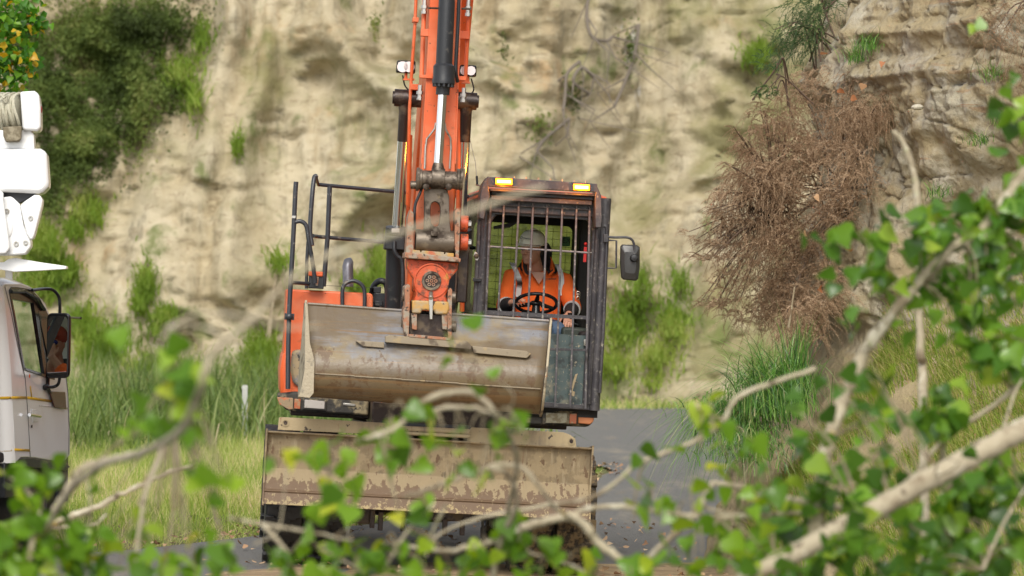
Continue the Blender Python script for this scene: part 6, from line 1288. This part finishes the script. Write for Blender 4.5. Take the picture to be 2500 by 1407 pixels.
sedge('sedge_clump', 'low dark sedge mass beneath the arching clump', 1830, 1090, 27.6, 380, (.15, .4), (.1, .35), (.16, .08), bias=(-.1, -.3), dr=(.8, 1.8))
# woody sticks on the bank
for (pts, lb) in ((((1925, 800), (1932, 760), (1940, 700)), 'grey bare stick standing between the sedge and the dead gorse'), (((1790, 990), (1840, 950), (1905, 925)), 'thin straw stalk lying across the sedge')):
    P_ = [Wp(x, y, 27.6) for x, y in pts]; m = MB(); m.tube(P_, [.011, .009, .006], 6); o = m.build('dead_stick', M_twig, org=P_[0]); o.location = P_[0]; tag(o, lb, 'stick')
# curled dead leaves caught on the gorse, one stone
M_dleaf = leafmat('dead_leaf', [(0, (.35, .13, .05)), (.5, (.45, .2, .09)), (1, (.55, .36, .2))], .7, .2)
for i, (x, y, lb) in enumerate(((2013, 133, 'largest curled orange leaf at the top of the dead gorse'), (2158, 152, 'curled tan leaf below the rock ledge'), (2048, 218, 'orange leaf caught mid-way in the upper gorse'), (2078, 238, 'small orange leaf right of centre in the gorse'), (2108, 205, 'pale leaf under the green grass tuft'), (1990, 478, 'bright orange leaf in the middle of the dead gorse'), (1962, 568, 'pale leaf low in the dead gorse'), (2076, 615, 'pale orange leaf on the rock beside the lower gorse'), (2005, 705, 'pale leaf at the foot of the gorse'))):
    b_ = Wp(x, y, 28.2); o = leaves('dead_leaf', M_dleaf, np.zeros((1, 3)), np.array([.06]), rnd=np.array([rng.random()])); o.location = b_; o.scale = (1, 1, 1); tag(o, lb, 'leaf', 'curled dead leaves on the gorse')
m = MB(); m.ell((0, 0, 0), (.05, .04, .025), n=8, m=6); o = m.build('loose_stone', paint('pale_stone', (.5, .46, .36), .9, bump=.01), angle=20); o.location = Wp(2240, 262, 28.0); tag(o, 'small pale stone sitting on the bare rock slope', 'stone')

# verge grass between truck and excavator
def scatter(n, x0, x1, y0, y1, cond):
    P_ = np.stack([rng.uniform(x0, x1, n), rng.uniform(y0, y1, n)], -1); k = cond(P_[:, 0], P_[:, 1]); P_ = P_[k]
    return P_
def on_verge(P_): return np.stack([P_[:, 0], P_[:, 1], gz(P_[:, 0], P_[:, 1]) + sstep(0, 2.2, verge_x(P_[:, 1]) - P_[:, 0]) * .1 - .03], -1)
P2_ = scatter(90000, -5.6, 1.3, 28.0, 45, lambda x, y: (x < verge_x(y) - .12) & (rng.random(len(x)) < 1.2 - .03 * (y - 28)) & (fbm(np.stack([x * 1.5, y * 1.5, x * 0], -1), 3) > -.55)); n = len(P2_)
edge_d = np.clip((verge_x(P2_[:, 1]) - P2_[:, 0]) / 1.2, .25, 1)
o = blades('verge_grass', M_verge, on_verge(P2_), rng.uniform(.12, .42, n) * edge_d, rng.uniform(.005, .011, n), np.stack([rng.normal(0, .09, n), rng.normal(0, .09, n), 0 * P2_[:, 0]], -1), rng.uniform(0, .6, n), 3, rnd=np.clip(.52 + .3 * fbm(np.stack([P2_[:, 0] * 1.1, P2_[:, 1] * .6, P2_[:, 0] * 0 + 30], -1), 3) + rng.normal(0, .22, n), 0, 1)); tag(o, 'pale yellow-green meadow grass on the verge beside the road', 'grass', kind='stuff')
P2_ = scatter(30000, -10, 1, 42, 62, lambda x, y: (x < verge_x(y) - .5) & (fbm(np.stack([x * .7, y * .7, x * 0 + 9], -1), 3) > -.15)); n = len(P2_)
o = blades('tall_grass', M_tall, on_verge(P2_), rng.uniform(.5, 1.3, n), rng.uniform(.015, .035, n), np.stack([rng.normal(0, .3, n), rng.normal(0, .3, n), 0 * P2_[:, 0]], -1), rng.uniform(0, .9, n), 4, rnd=np.clip(.42 + .45 * fbm(np.stack([P2_[:, 0] * .8, P2_[:, 1] * .4, P2_[:, 0] * 0 + 40], -1), 3) + rng.normal(0, .18, n), 0, 1)); tag(o, 'tall lush green grass growing behind the verge up to the cliff', 'grass', kind='stuff')
P2_ = scatter(5200, -5.5, 1.4, 27.6, 45, lambda x, y: (np.abs(x - verge_x(y) + .12) < .28) & (rng.random(len(x)) < .8)); 
P3_ = scatter(500, -2.5, 3, 26.4, 34, lambda x, y: (x < bank_x(y))); P2_ = np.concatenate([P2_, P3_]); n = len(P2_)
Mr = np.stack([np.array(Euler((rng.normal(0, .35), rng.normal(0, .35), rng.uniform(0, 6.28))).to_matrix()) for _ in range(n)])
o = leaves('leaf_litter', leafmat('litter', [(0, (.25, .13, .07)), (.5, (.45, .28, .16)), (1, (.62, .46, .3))], .8, 0), np.stack([P2_[:, 0], P2_[:, 1], gz(P2_[:, 0], P2_[:, 1]) + .03 + .02 * rng.random(n)], -1), rng.uniform(.03, .06, n), M=Mr); tag(o, 'dry brown leaves littering the road edge', 'leaves', kind='stuff')

P2_ = np.stack([rng.uniform(-3.5, 9, 5000), 63.2 + rng.normal(0, .45, 5000)], -1); n = len(P2_)
o = blades('fringe_grass', M_verge, np.stack([P2_[:, 0], P2_[:, 1] + .25 * fbm(np.stack([P2_[:, 0], P2_[:, 0] * 0, P2_[:, 0] * 0], -1), 3), P2_[:, 0] * 0], -1), rng.uniform(.08, .3, n), rng.uniform(.01, .03, n), rng.normal(size=(n, 3)) * [.08, .08, 0], rng.uniform(0, .6, n), 3); tag(o, 'low yellow-green grass along the far road edge under the cliff', 'grass', kind='stuff')
# bushes on and below the far cliff
M_bushd = leafmat('dark_cliff_scrub', [(0, (.05, .07, .02)), (.35, (.10, .145, .035)), (.7, (.17, .22, .055)), (1, (.29, .30, .11))], .7, .4, .2)
M_bushg = leafmat('bright_cliff_scrub', [(0, (.12, .20, .03)), (.5, (.22, .33, .05)), (1, (.42, .46, .14))], .7, .45, .2)
def cy1(x, z): return float(cliff_y(np.array([x]), np.array([z]))[0])
def bush(name, label, blobs, mat, size=(.045, .11), group='scrub on the far cliff', cat='bush', out=.5):
    """blobs: (px, py, rx, ry, count) laid on the cliff"""
    pos = []; rn = []
    for (x, y, rx, ry, n) in blobs:
        a = rng.uniform(0, 2 * PI, n); q = np.clip(np.abs(rng.normal(0, .52, n)), 0, 1.9); X_ = x + rx * q * np.cos(a); Y_ = y + ry * q * np.sin(a); d0 = 65.
        Xw = (X_ - CX) / F * d0; Zw = CH - (Y_ - CY) / F * d0; dd = cliff_y(Xw, np.maximum(Zw, 0)) - rng.uniform(-.05, out, n) * np.exp(-q * q)
        Xw = (X_ - CX) / F * dd; Zw = CH - (Y_ - CY) / F * dd; P_ = np.stack([Xw, dd, Zw], -1); P_ += rng.normal(size=P_.shape) * .03; pos.append(P_[Zw > -.1]); c_ = fbm(P_[Zw > -.1] * 1.6, 3); rn.append(np.clip(.45 + .45 * c_ + rng.normal(0, .12, len(c_)), 0, 1))
    pos = np.concatenate(pos); b_ = pos.mean(0); b_[2] = pos[:, 2].min()
    root = empty(name, Vector(b_)); tag(root, label, cat, group); rn = np.concatenate(rn)
    if mat is M_bushg:
        k = len(pos); V, fs, m_ = blade_geo(pos - b_ + [0, 0, -.1], rng.uniform(.15, .45, k), rng.uniform(.02, .04, k), rng.normal(size=(k, 3)) * [.14, .1, .02] + [0, -.08, 0], rng.uniform(.1, .9, k), 3); np_mesh('foliage', V, fs, mat, root, np.repeat(rn, m_))
    else: leaves('foliage', mat, pos - b_, rng.uniform(*size, len(pos)), root, T=(OVAL_V, OVAL_T), rnd=rn)
    m = MB()
    for k in range(8):
        e_ = Vector(pos[rng.integers(len(pos))] - b_); bx = Vector((e_.x * .5, 1.0, e_.z * .4)); m.tube([bx, bx.lerp(e_, .5) + Vector((0, 0, .1)), e_], [.05, .035, .015], 5)
    m.build('stems', M_twig, root)
    return root
bush('cliff_scrub', 'darkest broad scrub mass covering the upper left cliff', [(230, 90, 170, 110, 11000), (330, 60, 150, 90, 8000), (130, 220, 130, 150, 10000), (300, 190, 140, 110, 9000), (60, 60, 120, 120, 3500), (420, 60, 90, 70, 2200)], M_bushd)
bush('cliff_scrub', 'dark scrub trailing down the left cliff beside the white aerial boom', [(160, 380, 110, 120, 6600), (250, 330, 100, 110, 6000), (120, 480, 60, 90, 1300), (330, 280, 70, 80, 1500), (400, 230, 80, 70, 1300)], M_bushd)
bush('cliff_scrub', 'olive scrub patch with thin growth right of the dark scrub', [(440, 180, 60, 80, 700), (470, 240, 40, 60, 300), (490, 90, 30, 60, 260)], M_bushg, group='scrub on the far cliff')
bush('green_shrub', 'green shrub on the cliff just right of the truck boom knuckle', [(215, 510, 55, 45, 700), (180, 560, 40, 40, 350)], M_bushg)
bush('green_shrub', 'bright green shrub in the gap between truck roof and boom rest', [(110, 600, 60, 80, 1500), (100, 680, 70, 60, 1200), (170, 660, 40, 50, 500)], M_bushg)
bush('green_shrub', 'green tuft low on the cliff above the truck mirror rod', [(355, 690, 36, 60, 600), (340, 740, 26, 30, 200)], M_bushg)
bush('green_shrub', 'small green tuft right of the cliff foot shrub', [(400, 770, 42, 26, 420), (385, 800, 30, 20, 150)], M_bushg)
bush('green_shrub', 'thin green tuft high on the pale cliff between boom and scrub', [(578, 350, 16, 36, 150)], M_bushg)
bush('green_shrub', 'green scrub at the cliff foot left of the excavator tool box', [(640, 860, 60, 60, 1500), (600, 930, 70, 50, 1300), (680, 640, 40, 40, 200)], M_bushg)
bush('green_shrub', 'green growth on the cliff behind the boom cylinder and railing', [(930, 640, 40, 70, 700), (880, 690, 60, 30, 420)], M_bushg)
bush('green_shrub', 'green scrub at the cliff foot behind the grass left of the excavator', [(250, 850, 90, 70, 2400), (400, 900, 100, 50, 2000), (200, 780, 50, 60, 600)], M_bushg)
bush('cliff_foot_shrub', 'bright green shrub at the cliff foot just right of the cab', [(1525, 800, 75, 80, 900), (1500, 890, 50, 40, 600), (1560, 690, 60, 50, 170), (1540, 740, 90, 40, 200)], M_bushg, out=.7)
bush('cliff_foot_shrub', 'bright green shrub at the cliff foot left of the sedge', [(1640, 790, 60, 75, 650), (1600, 870, 60, 45, 450), (1660, 690, 50, 60, 160), (1590, 930, 44, 22, 120)], M_bushg, out=.7)
bush('green_shrub', 'dark green clump on the cliff right of the cab roof, upper', [(1850, 130, 50, 40, 500)], M_bushg)
bush('green_shrub', 'sparse green growth down the gully above the cab', [(1320, 300, 50, 60, 200), (1400, 240, 40, 60, 220), (1540, 110, 30, 90, 220), (1230, 110, 14, 60, 60), (915, 60, 14, 60, 160)], M_bushd)
# grey roots hanging in the gully
for (pts, lb) in ((((1440, -30), (1432, 40), (1445, 90), (1480, 100), (1495, 90)), 'grey roots hanging in the cliff gully above the cab, top one'), (((1415, 150), (1385, 180), (1380, 230), (1375, 270)), 'grey dead roots in the gully, middle one'), (((1450, 190), (1420, 165), (1400, 200), (1440, 230)), 'grey root loop right of the middle roots'), (((1560, 60), (1550, 130), (1530, 190), (1500, 260)), 'long grey stem slanting down the cliff right of the roots'), (((1390, 290), (1330, 340), (1310, 370)), 'grey dead root lying low in the gully above the lamps')):
    P_ = []
    for x, y in pts:
        X_ = (x - CX) / F * 64.5; Z_ = CH - (y - CY) / F * 64.5; dd = cy1(X_, Z_) - .3; P_.append(Wp(x, y, dd))
    m = MB(); m.tube([Vector(v) for v in curve([tuple(p) for p in P_], 5)], .032, 6)
    for k in range(5): a = P_[k % len(P_)]; m.tube([a, a + Vector((rng.normal() * .3, -.1, -.3)), a + Vector((rng.normal() * .4, -.1, -.7 - rng.random() * .3))], [.022, .014, .006], 5)
    o = m.build('dead_root', paint('grey_root', (.17, .14, .11), .9), org=P_[0], angle=80); o.location = P_[0]; tag(o, lb, 'root')
# white marker post on the verge
b_ = Wp(598, 1010, 47); m = MB(); m.bb(-.035, .035, -.02, .02, -.3, .55); m.loft([[(-.045, -.02, .55), (.045, -.02, .55), (.045, .02, .55), (-.045, .02, .55)], [(-.03, -.012, .6), (.03, -.012, .6), (.03, .012, .6), (-.03, .012, .6)]])
o = m.build('marker_post', paint('white_post', (.45, .45, .42), .6), bevel=.004); o.location = (b_.x, 47, .25); tag(o, 'white roadside marker post standing in the tall grass', 'post')
# leafy tree at the upper left
M_autumn = leafmat('turning_leaf', [(0, (.04, .14, .012)), (.5, (.08, .24, .02)), (.82, (.2, .38, .03)), (.88, (.5, .42, .03)), (1, (.75, .40, .03))], .4, .4)
tb = Vector((Wp(-260, 700, 36).x, 36, 0)); tree = empty('poplar_tree', tb); tag(tree, 'poplar with green and yellow leaves above the truck at the upper left', 'tree')
m = MB(); topc = Wp(-120, -200, 36) - tb; m.tube([Vector((0, 0, -.2)), Vector((.1, 0, 2)), Vector((.2, 0, 4)), topc], [.2, .16, .12, .05], 10); m.build('trunk', M_bark, tree, angle=80)
m = MB(); pos = []
for (x, y, s_, n) in ((20, 60, 55, 170), (60, 150, 34, 90), (70, 30, 34, 60), (20, 150, 45, 120), (40, 210, 26, 30), (-60, 60, 90, 260), (-120, 180, 90, 220), (-60, -80, 110, 300), (-200, 60, 110, 260), (85, 60, 20, 26), (-40, 240, 60, 120)):
    c = Wp(x, y, 36) - tb; m.tube([Vector((.15, 0, c.z * .75)), c.lerp(Vector((.15, 0, c.z)), .4), c], [.035, .02, .008], 6); sp = s_ / F * 36; pos.append(np.array(c) + rng.normal(size=(n, 3)) * sp * [.6, .9, .6])
m.build('limbs', M_bark, tree, angle=80); pos = np.concatenate(pos); leaves('crown', M_autumn, pos, rng.uniform(.06, .10, len(pos)), tree)
